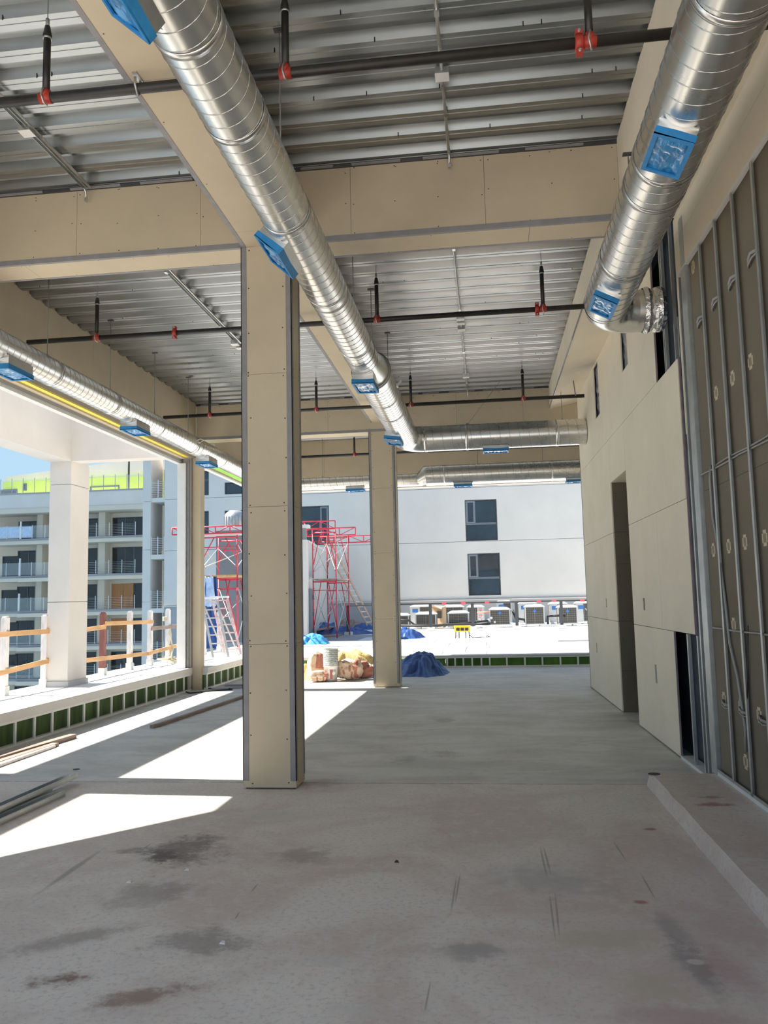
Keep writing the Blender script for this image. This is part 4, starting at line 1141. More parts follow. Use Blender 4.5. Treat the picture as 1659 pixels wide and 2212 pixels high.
# ================================================================== apartment block with balconies
YA = 66.0
ap = thing('building', 'cream apartment block with balconies and a lime green top storey', 'building', (-36, YA, -20))
ax0, ax1 = -46, -28.614
AF = [11.287, 7.43, 4.244, 1.244, -1.613, -4.445]
xm = -37.422
wx = [[-41.443, -39.723], [-39.107, -38.275], [-35.184, -33.93], [-32.597, -29.778]]
box('parapet', 'stucco_far', ap, ax0, ax1, YA - .2, YA + .2, AF[0] - 1.25, AF[0])
box('parapet_cap', 'grey_trim', ap, ax0, ax1, YA - .26, YA + .24, AF[0], AF[0] + .12)
box('parapet_band', 'cream', ap, ax0, ax1, YA - .3, YA + 2.6, AF[0] - 1.65, AF[0] - 1.25)
box('roof_slab', 'stucco_far', ap, ax0, ax1, YA + .2, YA + 14, AF[0] - .5, AF[0] - .3)
for k, zf in enumerate(AF[1:] + [AF[-1] - 3.05]):
    top = (AF[0] - 1.65) if k == 0 else AF[k] - .42
    box('balcony_slab', 'slab_grey', ap, ax0, ax1, YA - .25, YA + 2.6, zf - .17, zf)
    box('balcony_edge', 'cream', ap, ax0, ax1, YA - .18, YA + 2.6, zf - .48, zf - .172)
    if k: box('step_edge', 'cream', ap, xm - 2.3, xm + 2.2, YA - .42, YA - .19, zf - .52, zf - .20)
    hs = [(q[0], q[1], zf + .05, top - (.42 if i < 2 else .38)) for i, q in enumerate(wx)]
    hs += [(-41.9 - 1.0, -41.9 + .6, zf + .05, zf + 1.9)] if k else []
    wall_holes(ap, 'cream', ax0, ax1, zf, top, YA + 2.3, .2, hs)
    for i, h in enumerate(hs):
        if i == 3 and k in (2, 3):
            t_ = window('window', ap, h[0] + (h[1] - h[0]) * .72, h[1], h[2], h[3], YA + 2.35, glass='glass_door', fw=.08)
            for a, c in ((0, .40), (.405, .71)):
                box('plywood_sheet', 'plywood', ap, h[0] + (h[1] - h[0]) * a, h[0] + (h[1] - h[0]) * c, YA + 2.3, YA + 2.34, h[2], h[3])
        else:
            pn = {0: [(0, .6, 0, 1), (.6, 1, 0, 1)], 1: None, 2: [(0, .25, 0, 1), (.25, 1, 0, 1)], 3: [(0, .42, 0, 1), (.42, .72, 0, 1), (.72, 1, 0, 1)], 4: None}[i]
            window('window', ap, h[0], h[1], h[2], h[3], YA + 2.35, panes=pn, glass='glass_door', fw=.08)
    # wall blocks standing forward between the windows
    for pa, pb in [[-33.317, -32.724], [-39.011, -38.493]]:
        box('wall_block', 'cream', ap, pa, pb, YA + 1.2, YA + 2.3, zf, top)
    # rails
    q = B(); g = B()
    xx = ax0 + .4
    posts = []
    while xx < ax1 - .2: posts.append(xx); xx += 1.16
    for x in posts: q.box(x - .018, x + .018, YA - .2, YA - .16, zf, zf + 1.15)
    for a, c in zip(posts, posts[1:]):
        if a < xm: g.box(a + .03, c - .03, YA - .185, YA - .175, zf + .06, zf + 1.12)
        else:
            for j in range(7): q.box(a, c, YA - .19, YA - .18, zf + .12 + .14 * j, zf + .128 + .14 * j)
    q.build('balcony_rail', 'white_metal', ap, kind='stuff')
    g.build('rail_glass', 'rail_glass', ap, kind='stuff')
    if k in (0, 1, 2): box('tall_post', 'white_metal', ap, xm - 2.35, xm - 2.24, YA - .22, YA - .1, zf, zf + 1.5)
q = B(); q.box(xm - 5.3, xm - 1.3, YA - .10, YA - .05, AF[1] + .1, AF[1] + 1.05); q.build('plastic_sheet', 'tarp_white', ap)
box('frame_rear', 'cream', ap, ax0, ax1, YA + 2.55, YA + 14, -20, AF[0] - .5)
# top storey set back
box('lime_wall', 'lime', ap, ax0, -28.4, YA + 7, YA + 7.3, AF[0] - .3, AF[0] + 2.35)
q = B(); yy = YA + 7.4
q.hexa([(ax0, yy, AF[0]), (-27, yy, AF[0]), (-27, yy + 5, AF[0]), (ax0, yy + 5, AF[0]), (ax0, yy, AF[0] + 2.9), (-27, yy, AF[0] + 4.6), (-27, yy + 5, AF[0] + 4.6), (ax0, yy + 5, AF[0] + 2.9)])
q.build('top_storey', 'stucco_far', ap)
for a, c, e, f in ((-46.288, -44.474, .0, 1.6), (-37.093, -34.18, .0, 1.55), (-43.904, -43.524, 1.6, 2.1)):
    window('window', ap, a, c, AF[0] + e - .2, AF[0] + f, YA + 6.92, glass='lime' if e == 0 and c > -36 else 'glass_door', fw=.1)
q = B(); g = B()
xx = ax0
while xx < ax1 - .1:
    q.box(xx - .02, xx + .02, YA, YA + .04, AF[0], AF[0] + 1.45); g.box(xx + .04, xx + 1.0, YA + .01, YA + .02, AF[0] + .15, AF[0] + 1.35); xx += 1.05
q.build('roof_rail', 'grey_trim', ap, kind='stuff'); g.build('rail_glass', 'rail_glass', ap, kind='stuff')
xp = -31.899
B().tube([(xp, YA + 4, AF[0]), (xp, YA + 4, AF[0] + 4.6)], [.09, .09], 8).build('flue_pipe', 'black_pipe', ap)

# ================================================================== stair house on the roof
sh = thing('stair_house', 'flat roofed stair house with a dark grey front and a pale side', 'building', (-8.5, 35, .08))
sx, sy0, sy1, sz = -6.76, 30.4, 47.5, 3.75
b = B(); b.hexa([(-12.5, sy0, .08), (sx, sy0, .08), (sx - .02, sy1, .08), (-12.5, sy1, .08), (-12.5, sy0, sz), (sx, sy0, sz), (sx - .02, sy1, sz + .0), (-12.5, sy1, sz)])
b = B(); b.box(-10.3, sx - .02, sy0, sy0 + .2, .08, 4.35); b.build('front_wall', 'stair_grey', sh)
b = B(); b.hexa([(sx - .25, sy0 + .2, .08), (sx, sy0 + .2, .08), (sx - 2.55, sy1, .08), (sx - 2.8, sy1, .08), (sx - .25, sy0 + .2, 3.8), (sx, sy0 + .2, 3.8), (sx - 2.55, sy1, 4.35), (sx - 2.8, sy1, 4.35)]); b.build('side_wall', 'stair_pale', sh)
box('corner_strip', 'stucco', sh, sx - .16, sx + .02, sy0 - .03, sy0 + .22, .08, 3.9)
box('roof_edge', 'membrane', sh, -10.4, sx + .1, sy0 - .08, sy0 + .35, 4.35, 4.47)
b = B(); b.hexa([(sx - .3, sy0 + .3, 3.8), (sx + .04, sy0 + .3, 3.8), (sx - 2.51, sy1, 4.35), (sx - 2.85, sy1, 4.35), (sx - .3, sy0 + .3, 3.9), (sx + .04, sy0 + .3, 3.9), (sx - 2.51, sy1, 4.45), (sx - 2.85, sy1, 4.45)]); b.build('roof_edge', 'membrane', sh)
o = B().hexa([(sx - .02 , sy0 + .45, .1), (sx + .06, sy0 + .45, .1), (sx - .13, sy0 + 1.7, .1), (sx - .23, sy0 + 1.7, .1), (sx - .02, sy0 + .45, 2.05), (sx + .06, sy0 + .45, 2.05), (sx - .13, sy0 + 1.7, 2.05), (sx - .23, sy0 + 1.7, 2.05)]).build('door', 'window_sash', sh)
q = B()
for zz in (.35, 1.0, 1.65): q.box(sx + .06, sx + .075, sy0 + .75, sy0 + .95, zz, zz + .16)
q.build('door_vents', 'screw', o)
# exhaust fan on the stair house roof
fx, fy = -10.351, 33.0
ef = thing('exhaust_fan', 'white domed roof exhaust fan on the stair house', 'fan', (fx, fy, 4.35))
B().lathe([(0, 5.42), (.25, 5.40), (.40, 5.28), (.45, 5.1), (.45, 4.75), (.43, 4.72)], fx, fy, 20).build('fan_hood', 'alu', ef)
B().lathe([(.43, 4.72), (.62, 4.62), (.70, 4.40), (.66, 4.38)], fx, fy, 20).build('fan_curb', 'white_metal', ef)
q = B()
for k in range(20): q.box(fx + .455 * math.cos(k * PI / 10) - .008, fx + .455 * math.cos(k * PI / 10) + .008, fy + .455 * math.sin(k * PI / 10) - .008, fy + .455 * math.sin(k * PI / 10) + .008, 4.72, 5.15)
q.build('fan_guard', 'grey_trim', ef, kind='stuff')

# ================================================================== scaffolds
def scaffold(name, label, x0, x1, y0, y1, lifts, deckm, white=False):
    t = thing(name, label, 'scaffold', ((x0 + x1) / 2, (y0 + y1) / 2, .08))
    r = .024
    z = lifts[0]
    for k, (za, zb) in enumerate(zip(lifts, lifts[1:])):
        for y in (y0, y1):
            b = B()
            for x in (x0, x1): b.tube([(x, y, za + .02), (x, y, zb)], r, 7)
            b.tube([(x0, y, zb - .12), (x1, y, zb - .12)], r, 7)
            b.tube([(x0, y, zb - .45), (x1, y, zb - .45)], r * .7, 6)
            w_ = x1 - x0
            b.tube([(x0 + w_ * .34, y, zb - .12), (x0 + .02, y, za + .55)], r * .75, 6)
            b.tube([(x1 - w_ * .34, y, zb - .12), (x1 - .02, y, za + .55)], r * .75, 6)
            for x in (x0, x1):
                zz = za + .3
                while zz < zb - .2:
                    b.tube([(x, y, zz), (x + (.06 if x == x0 else -.06), y - .02, zz)], r * .5, 5); zz += .42
            b.build('scaffold_frame', 'scaffold_red', t)
        for x in (x0, x1):
            b = B(); b.tube([(x, y0, za + .25), (x, y1, zb - .35)], r * .6, 6); b.tube([(x, y1, za + .25), (x, y0, zb - .35)], r * .6, 6)
            b.build('cross_brace', 'scaffold_grey', t)
        b = B(); b.tube([(x0, y0, za + .25), (x1, y1, zb - .4)], r * .6, 6); b.tube([(x1, y0, za + .25), (x0, y1, zb - .4)], r * .6, 6)
        b.build('cross_brace', 'scaffold_grey', t)
    for i in range(4):
        w_ = (x1 - x0) / 4
        b = B(); b.box(x0 + w_ * i + .01, x0 + w_ * (i + 1) - .01, y0 - .2, y1 + .2, lifts[1] - .05, lifts[1] - .005)
        b.build('scaffold_plank', deckm, t)
    for x in (x0, x1):
        for y in (y0, y1): box('foot_plate', 'scaffold_grey', t, x - .08, x + .08, y - .08, y + .08, .08, .10)
    return t
s1x0, s1x1 = -6.742, -5.828
zl1, zt1 = 2.433, 4.356
scaffold('scaffold_tower', 'red two lift scaffold tower beside the pale side of the stair house', s1x0, s1x1, 31.5, 34.4, [.09, zl1, zt1], 'grey_timber')
s2x0, s2x1 = -9.489, -8.277
scaffold('scaffold_tower', 'red two lift scaffold tower in front of the dark stair house front', s2x0, s2x1, 26.6, 28.3, [.09, 2.516, 3.901], 'timber')
# tall thin red ladder frame close to the stair house corner
b = B()
lx = -6.906
b.tube([(lx, 30.9, .08), (lx, 30.9, zt1 + .2)], .024, 7); b.tube([(lx - .5, 30.9, .08), (lx - .5, 30.9, zt1 + .2)], .024, 7)
for k in range(12): b.tube([(lx, 30.9, .4 + k * .38), (lx - .5, 30.9, .4 + k * .38)], .014, 5)
o = b.build('access_scaffold', 'scaffold_red', None, label='narrow red access frame at the corner of the stair house'); o['category'] = 'frame'; ground(o)
def truss(label, px0, px1, y, z0, z1, bays, tilt=0):
    t = B(); r = .026
    t.tube([(px0, y, z0), (px1, y, z0)], r, 6); t.tube([(px0, y, z1), (px1, y, z1)], r, 6)
    for k in range(bays + 1):
        x = px0 + (px1 - px0) * k / bays
        t.tube([(x, y, z0), (x, y, z1)], r * .8, 6)
        if k < bays:
            x2 = px0 + (px1 - px0) * (k + 1) / bays
            t.tube([(x, y, z0 if k % 2 else z1), (x2, y, z1 if k % 2 else z0)], r * .55, 5)
    o = t.build('lattice_beam', 'scaffold_red', None, label=label); o['category'] = 'beam'; o['group'] = 'red lattice beams across the scaffolds'; o['kind'] = 'thing'
    return ground(o)
truss('red lattice beam lying highest, in front of the grey window', -8.881, -5.823, 31.45, 4.375, 4.686, 5)
truss('red lattice beam second from the top, jutting past the tower', -8.968, -5.07, 31.75, 4.132, 4.426, 6)
truss('red lattice beam lowest of the three, reaching the far column', -7.066, -3.867, 34.4, 4.021, 4.298, 5)
truss('red lattice beam laid over the smaller scaffold tower and past the white post', -10.473, -7.456, 26.4, 3.9, 4.134, 6)
# plank on top
o = B().box(s2x0 - .3, s2x1 + 1.0, 26.5, 26.8, 3.886 - .04, 3.886).build('walk_plank', 'membrane', None, label='pale walk plank under the lattice beam on the smaller scaffold'); o['category'] = 'plank'; ground(o)

def ladder(label, a, b, wdt, rungs, m, dirx=(1, 0, 0), r=.03, rear=None, name='ladder'):
    a, b = Vector(a), Vector(b); dx = Vector(dirx).normalized() * wdt / 2
    t = thing(name, label, 'ladder', tuple(a))
    for s in (-1, 1):
        B().bar(a + dx * s, b + dx * s, r * 1.3, r * 2.2, up=dirx).build('ladder_rail', m, t)
    for k in range(rungs):
        p = a.lerp(b, (k + .6) / rungs)
        B().bar(p - dx, p + dx, .035, .035).build('rung', m if m != 'tan_fibre' else 'alu', t)
    if rear:
        for s in (-1, 1): B().bar(Vector(rear) + dx * s * .9, b + dx * s * .9 - Vector((0, 0, .1)), r, r * 1.4, up=dirx).build('rear_leg', 'alu', t)
        B().box(b.x - wdt * .6, b.x + wdt * .6, b.y - .08, b.y + .08, b.z - .03, b.z + .03).build('top_cap', 'white_metal', t)
    return t
# long extension ladder
ladder('long tan extension ladder leaning against the scaffold tower', (-5.669, 39.5, 0.354), (-6.843, 34.9, 4.124), .42, 15, 'tan_fibre', (0.6, .8, 0), .035)
# two step ladders leaning by the smaller scaffold
ladder('bare aluminium step ladder leaning before the blue sheet', (-7.388, 22.2, .09), (-7.858, 22.6, 1.73), .42, 7, 'alu', (1, .25, 0), .03, (-7.295, 22.9, .09), 'step_ladder')
ladder('pink splashed step ladder leaning behind the bare one', (-7.424, 23.4, .09), (-7.96, 23.8, 1.758), .46, 7, 'pink_alu', (1, .2, 0), .03, (-7.642, 24.2, .09), 'step_ladder')
# hanging sheets on the smaller scaffold
def sheet(name, label, x0, x1, y, z0, z1, m, seed, amp=.12):
    b = B(); nu, nv = 14, 16
    g = [[b.bm.verts.new((x0 + (x1 - x0) * i / nu * (1 - .15 * j / nv) , y + amp * noise.noise(Vector((i * .55, j * .12, seed))), z0 + (z1 - z0) * j / nv + .05 * noise.noise(Vector((i * .5, 0, seed + 3))))) for i in range(nu + 1)] for j in range(nv + 1)]
    for r0, r1 in zip(g, g[1:]):
        for i in range(nu): b._face([r0[i], r0[i + 1], r1[i + 1], r1[i]])
    o = b.build(name, m, None, smooth=True, label=label); o['category'] = 'sheet'
    md = o.modifiers.new('thickness', 'SOLIDIFY'); md.thickness = .01
    return ground(o)
sheet('hanging_tarp', 'deep blue tarp hanging from the smaller scaffold', -9.61, -8.829, 26.46, .10, 2.506, 'tarp', 2)
sheet('hanging_sheet', 'pale blue plastic sheet hanging over the deep blue tarp', -9.465, -8.946, 26.36, 1.48, 2.46, 'tarp_white', 8, .1)

# ================================================================== dark guard rail before the condensers
gr = thing('guard_rail', 'dark steel guard rail in front of the condensing units', 'rail', (0, 38, .08))
RP = [(-2.581, 36.851), (-0.73, 38.067), (1.269, 38.224), (3.298, 38.362), (5.315, 38.499)]
YG = 38.2
RX_ = [-2.654, -0.711, 1.292, 3.309, 5.3, 7.224]
ztop = 1.352
for x in RX_:
    o = box('rail_post', 'rail_dark', gr, x - .07, x + .07, YG - .05, YG + .05, .12, ztop)
    box('post_block', 'membrane', o, x - .18, x + .18, YG - .18, YG + .18, .08, .24)
xg0 = -5.98
o = box('rail_post', 'rail_dark', gr, xg0 - .07, xg0 + .07, 34.95, 35.05, .12, ztop - .02)
box('post_block', 'membrane', o, xg0 - .16, xg0 + .16, 34.85, 35.15, .08, .22)
B().bar((xg0, 35.0, ztop - .03), (-4.5, YG, ztop - .03), .06, .07).build('top_rail', 'rail_dark', gr)
B().bar((-4.5, YG, ztop - .03), (11, YG, ztop - .03), .06, .07).build('top_rail', 'rail_dark', gr)
for x in [-2.012, -1.115, -0.032, 2.32, 3.006, 4.266]:
    q = B(); q.box(x - .10, x + .10, YG - .06, YG + .05, ztop - .075, ztop + .015); q.build('red_flag', 'red_tape', gr)

# ================================================================== condensing units
def condenser(label, x, y, wd, h, coil_front=True, badge=False, group='condensing units on the roof', writing=None):
    z0 = .16
    t = thing('condensing_unit', label, 'air conditioner', (x, y, .08), group)
    hw = wd / 2; d = wd * .95
    y0, y1 = y, y + d
    box('base_pan', 'ac_grey', t, x - hw - .02, x + hw + .02, y0 - .02, y1 + .02, z0, z0 + .06)
    b = B()
    for sx_ in (-1, 1):
        for yy in (y0, y1 - .06): b.box(x + sx_ * hw, x + sx_ * (hw - .05), yy, yy + .06, z0 + .06, z0 + h - .1)
    if writing: b.box(x + hw * .2, x + hw - .02, y0 - .002, y0 + .03, z0 + .06, z0 + h - .1)
    elif not coil_front: b.box(x - hw + .02, x - hw * .1, y0 - .002, y0 + .03, z0 + .06, z0 + h - .1)
    b.box(x - hw, x + hw, y1 - .03, y1, z0 + .061, z0 + h - .1); b.build('corner_posts', 'ac_grey', t, kind='stuff')
    box('coil', 'ac_coil', t, x - hw + .03, x + hw - .03, y0 + .03, y1 - .03, z0 + .06, z0 + h - .1)
    q = B()
    for k in range(8):
        zz = z0 + .1 + (h - .22) * k / 7
        q.box(x - hw + .03, x + hw - .03, y0 + .005, y0 + .017, zz, zz + .012)
    for k in range(9):
        xx = x - hw + .05 + (wd - .1) * k / 8
        q.box(xx - (.014 if k == 4 else .004), xx + (.014 if k == 4 else .004), y0 + .003, y0 + .015, z0 + .06, z0 + h - .1)
    q.build('guard_wires', 'ac_wire', t, kind='stuff')
    b = B(); e = .02
    b.hexa([(x - hw - e, y0 - e, z0 + h - .1), (x + hw + e, y0 - e, z0 + h - .1), (x + hw + e, y1 + e, z0 + h - .1), (x - hw - e, y1 + e, z0 + h - .1), (x - hw * .7, y0 + d * .14, z0 + h), (x + hw * .7, y0 + d * .14, z0 + h), (x + hw * .7, y1 - d * .14, z0 + h), (x - hw * .7, y1 - d * .14, z0 + h)])
    b.box(x - hw - e, x + hw + e, y0 - e, y1 + e, z0 + h - .14, z0 + h - .1)
    b.build('top_cap', 'ac_grey', t)
    q = B()
    for k in range(9):
        a = 2 * PI * k / 9
        q.bar((x, y0 + d / 2, z0 + h + .02), (x + hw * .62 * math.cos(a), y0 + d / 2 + hw * .62 * math.sin(a), z0 + h + .012), .012)
    q.build('fan_grille', 'ac_wire', t, kind='stuff')
    if badge: b = B(); b.tube([(x, y0 - .012, z0 + h * .68), (x, y0 + .004, z0 + h * .68)], .075, 14); b.build('oval_badge', 'ac_blue', t)
    if writing:
        cu = bpy.data.curves.new('red_writing', 'FONT'); cu.body = writing; cu.size = .21; cu.align_x = 'CENTER'; cu.align_y = 'CENTER'; cu.extrude = .002
        cu.materials.append(M['red_tape'])
        tmp = bpy.data.objects.new('red_writing_outline', cu); C.objects.link(tmp)
        bpy.context.view_layer.update()
        me_ = bpy.data.meshes.new_from_object(tmp.evaluated_get(bpy.context.evaluated_depsgraph_get()))
        bpy.data.objects.remove(tmp)
        wo_ = bpy.data.objects.new('red_writing', me_); C.objects.link(wo_); wo_['kind'] = 'stuff'; wo_.parent = t
        wo_.matrix_local = Matrix.Translation((hw * .58, -.006, z0 + h * .52 - .08)) @ Matrix.Rotation(PI / 2, 4, 'X') @ Matrix.Rotation(PI / 2, 4, 'Z')
    elif not coil_front:
        box('blue_sticker', 'ac_blue', t, x - hw + .12, x - hw + .42, y0 - .006, y0 - .003, z0 + h - .42, z0 + h - .22)
    for sx_ in (-1, 1): box('foot_block', 'pvc_white', t, x + sx_ * hw * .7 - .09, x + sx_ * hw * .7 + .09, y0 + .02, y1 - .02, .08, z0)
    return t
YC = 40.6
FR = [(-4.369, 0.484, 0.701), (-3.06, 1.029, 0.742), (-1.445, 1.019, 0.777), (0.57, 1.029, 0.892), (2.272, 0.907, 0.99), (3.868, 0.92, 0.933)]
FL = ['dark condensing unit half hidden by the far column', 'front dark condensing unit nearest the column, before the cardboard', 'low front dark condensing unit just behind the yellow power box', 'front condensing unit with an oval badge, after the gap with the pink pipe', 'front condensing unit with an oval badge, between two rail posts', 'front condensing unit with an oval badge, crossed by a rail post']
for i, ((x, wd, h), lb) in enumerate(zip(FR, FL)):
    condenser(lb, x, YC + (0, 0, -.4, .3, .5, .6)[i], max(wd, .95), h, True, i >= 3)
BR = [(-3.554, 1.137, 1.085), (-1.856, 1.126, 1.024), (-0.661, 0.924, 0.998), (0.853, 0.651, 1.207), (2.078, 0.934, 1.132), (3.698, 0.925, 1.072), (4.963, 0.848, 1.092)]
BL = ['rear condensing unit with white side, above the front one by the column', 'rear dark condensing unit directly behind the low front one', 'rear condensing unit with red writing on its white side', 'tall narrow rear condensing unit behind the first badged one', 'rear white condensing unit with a blue sticker, behind the second badged one', 'rear white condensing unit with a blue sticker, behind the post crossed one', 'last rear white condensing unit by the end of the doorway wall']
for i, ((x, wd, h), lb) in enumerate(zip(BR, BL)):
    condenser(lb, x, 43.8 + (i % 2) * .5, max(wd, .8), h, i in (1,), False, writing='CU-182' if i == 2 else None)
# cardboard box between two units
q = B(); cx_ = -2.529; w2 = .38
q.hexa([(cx_ - w2, 42.2, .09), (cx_ + w2 * .6, 42.0, .09), (cx_ + w2, 42.7, .09), (cx_ - w2 * .6, 42.9, .09), (cx_ - w2, 42.2, 1.15), (cx_ + w2 * .6, 42.0, 1.1), (cx_ + w2, 42.7, 1.15), (cx_ - w2 * .6, 42.9, 1.2)])
t = thing('cardboard_box', 'torn brown cardboard box wedged between condensing units', 'box', (cx_, 42.4, .09))
q.build('carton', 'cardboard', t)
q = B(); q.hexa([(cx_ - w2, 42.19, 1.15), (cx_ + w2 * .6, 41.99, 1.1), (cx_ + w2 * .5, 41.75, 1.0), (cx_ - w2 * .9, 41.9, 1.25), (cx_ - w2, 42.2, 1.16), (cx_ + w2 * .6, 42.0, 1.12), (cx_ + w2 * .5, 41.76, 1.02), (cx_ - w2 * .9, 41.91, 1.27)]); q.build('carton_flap', 'cardboard', t)
box('dark_gap', 'ac_coil', t, cx_ - .05, cx_ + .16, 41.97, 42.05, .55, .9)
# pipes between the units
def pipe(label, pts, r, m, cat='pipe'):
    o = B().tube(pts, r, 8).build('roof_pipe', m, None, label=label); o['category'] = cat; return ground(o)
pipe('long black insulated pipe along the feet of the nearer condensing units', [(-4.3, 39.9, .28), (-3, 39.9, .24), (-1.6, 39.8, .30), (-.4, 39.9, .26), (.1, 39.9, .3)], .06, 'black_rubber')
pipe('second black insulated pipe behind the first, with a bend', [(-4.6, 40.4, .55), (-3.9, 40.4, .52), (-3.6, 40.35, .3), (-2.5, 40.1, .22), (-.6, 40.1, .38), (0, 40.2, .42)], .05, 'black_rubber')
pipe('pink copper pipe crossing the gap between condensing units', [(-.55, 41.4, .80), (.0, 41.4, .82), (.42, 41.4, .83), (.42, 41.4, .6)], .04, 'copper')
pipe('white drain pipe bent under the first badged condensing unit', [(-.6, 39.6, .2), (-.1, 39.6, .18), (.5, 39.7, .18), (1.1, 39.7, .2)], .045, 'pvc_white')
pipe('black insulated pipe looping beside the middle rail post', [(1.2, 41.3, .9), (1.35, 41.2, .5), (1.75, 41.2, .42), (1.9, 41.2, .18)], .06, 'black_rubber')
pipe('black insulated pipe bent between the last two badged units', [(2.9, 41.2, .18), (2.9, 41.2, .55), (3.4, 41.2, .58), (3.75, 41.25, .55)], .06, 'black_rubber')
pipe('black insulated pipe beyond the last badged unit', [(4.75, 41.3, .9), (4.95, 41.2, .6), (5.1, 41.2, .5), (5.15, 41.2, .15)], .07, 'black_rubber')
q = random.Random(4)
for k in range(7):
    x = -.62 + k * .155; z = .34 + .10 * (k % 3)
    pipe('white wrapped pipe end stacked in the gap beside the pink copper pipe', [(x, 40.9, z), (x + .03, 41.6, z)], .06, 'pvc_white' if k % 3 else 'scaffold_grey')['group'] = 'white wrapped pipe ends in the gap'

# ================================================================== loose things on the roof
sp = thing('power_box', 'yellow temporary power box on short black legs on the roof', 'power box', (-0.961, 30.6, .09))
px_ = -0.961; py_ = 30.4
z_a, z_b = .28, .56
b = B(); b.box(px_ - .29, px_ + .29, py_, py_ + .30, z_a + .05, z_b); b.box(px_ - .30, px_ + .30, py_ - .02, py_ + .32, z_b - .06, z_b); b.build('housing', 'yellow_box', sp, bevel=.01)
for k in range(3): box('socket', 'black_rubber', sp, px_ - .22 + k * .16, px_ - .10 + k * .16, py_ - .025, py_ + .0, z_a + .09, z_b - .09)
for s in (-.24, -.12, .12, .24): b = B(); b.bar((px_ + s, py_ + .05, z_a + .06), (px_ + s * 1.03, py_ + .0, .085), .035); b.build('leg', 'black_rubber', sp)
cbl = [(px_ + .25, py_ + .1, .2), (px_ + .4, py_ - .1, .105), (px_ + .7, py_ + .3, .105), (px_ + 1.0, py_ + .6, .105), (px_ + .9, py_ + 1.4, .105)]
o = B().tube(cbl, .014, 6).build('extension_cord', 'black_rubber', None, label='thin black cord trailing from the yellow power box'); o['category'] = 'cord'; ground(o)
o = B().box(2.193, 4.2, 27.016, 27.016 + .12, .095, .15).build('flat_board', 'grey_trim', None, label='thin grey strip lying on the white roof by the doorway wall'); o['category'] = 'board'; ground(o)

def heap(name, label, cx, cy, rx, ry, h, m, seed, n=44, fold=1.0, rot=0.0, z0=0.0, top=None, cat='tarp', pw=1.6, fs=1.0, lumps=9):
    """crumpled sheet: lumps and sharp folds closed down to what it lies on"""
    b = B(); ca, sa = math.cos(rot), math.sin(rot)
    rd_ = random.Random(seed * 13 + 5)
    lp = []
    for k in range(lumps):
        a = rd_.uniform(0, 2 * PI); q = rd_.uniform(.0, .62)
        lp.append((q * math.cos(a), q * math.sin(a), rd_.uniform(.22, .48), rd_.uniform(.55, 1.0)))
    g = []
    for j in range(n + 1):
        row = []
        for i in range(n + 1):
            u, v = -1 + 2 * i / n, -1 + 2 * j / n
            q_ = max(abs(u), abs(v)); l_ = math.hypot(u, v)
            if l_ > 1e-6: u, v = u * q_ / l_, v * q_ / l_
            rr = math.hypot(u, v)
            a = math.atan2(v, u)
            edge = 1 + .30 * noise.noise(Vector((math.cos(a) * 1.9, math.sin(a) * 1.9, seed))) + .12 * noise.noise(Vector((math.cos(a) * 6, math.sin(a) * 6, seed)))
            x, y = u * rx * edge, v * ry * edge
            base = 0
            for lx_, ly_, s_, hh in lp:
                d2 = ((u - lx_) ** 2 + (v - ly_) ** 2) / (s_ * s_)
                base = max(base, hh * math.exp(-d2 * .6))
            fall = max(0, 1 - rr ** 5)
            p = Vector((x * 3.7 * fs, y * 3.7 * fs, seed))
            wv = Vector((noise.noise(p * .5), noise.noise(p * .5 + Vector((7, 1, 2))), 0)) * 1.1
            bl = lambda t_: math.sqrt(min(1, abs(t_) * 2.2))
            r1 = bl(noise.noise(p * .75 + wv)) - .5
            r2 = bl(noise.noise(p * 1.6 + wv * 1.4 + Vector((3, 0, 5)))) - .5
            r3 = bl(noise.noise(p * 3.4 + wv * 2 + Vector((0, 3, 9)))) - .5
            zz = fall * (h * (.25 + .75 * base) * min(1, max(0, 1 - rr) * 2.6) ** .7 + fold * h * (.30 * r1 + .16 * r2 + .05 * r3))
            zz = max(zz, .02 * fold * h * max(0, r2 + .6) + .006)
            if rr > .995: zz = 0
            sh_ = fold * .05 * min(rx, ry) * fall
            x += sh_ * noise.noise(p * 1.3 + Vector((0, 0, zz * 9))); y += sh_ * noise.noise(p * 1.3 + Vector((5, 5, zz * 9)))
            row.append(b.bm.verts.new((cx + x * ca - y * sa, cy + x * sa + y * ca, z0 + zz)))
        g.append(row)
    for r0, r1 in zip(g, g[1:]):
        for i in range(n): b._face([r0[i], r0[i + 1], r1[i + 1], r1[i]])
    o = b.build(name, m, None, smooth=False, label=label); o['category'] = cat
    for f in o.data.polygons: f.use_smooth = True
    return ground(o)
heap('tarp', 'crumpled bright blue tarp on the roof beside the near column', -6.14, 28.492, .55, .7, .34, 'tarp_pale', 3, 30, z0=.09)
heap('tarp', 'small crumpled blue tarp on the roof, past the far column', -3.153, 31.2, .75, .8, .42, 'tarp', 11, 34, z0=.09)
heap('tarp', 'dark blue tarp strewn at the foot of the scaffold tower', -7.646, 38.6, 1.1, 1.3, .45, 'tarp', 21, 36, z0=.085)
heap('tarp', 'blue tarp spread flat beside the corner rail post', -6.574, 36.6, 1.5, 1.3, .32, 'tarp', 31, 36, z0=.085)
heap('rubble_sack', 'brown heap of rags at the foot of the extension ladder', -7.159, 42.6, .8, .6, .5, 'grey_timber', 41, 26, z0=.085, cat='rags')
heap('tarp', 'blue rag at the foot of the extension ladder', -6.333, 41.5, .6, .5, .3, 'tarp', 51, 24, z0=.085)
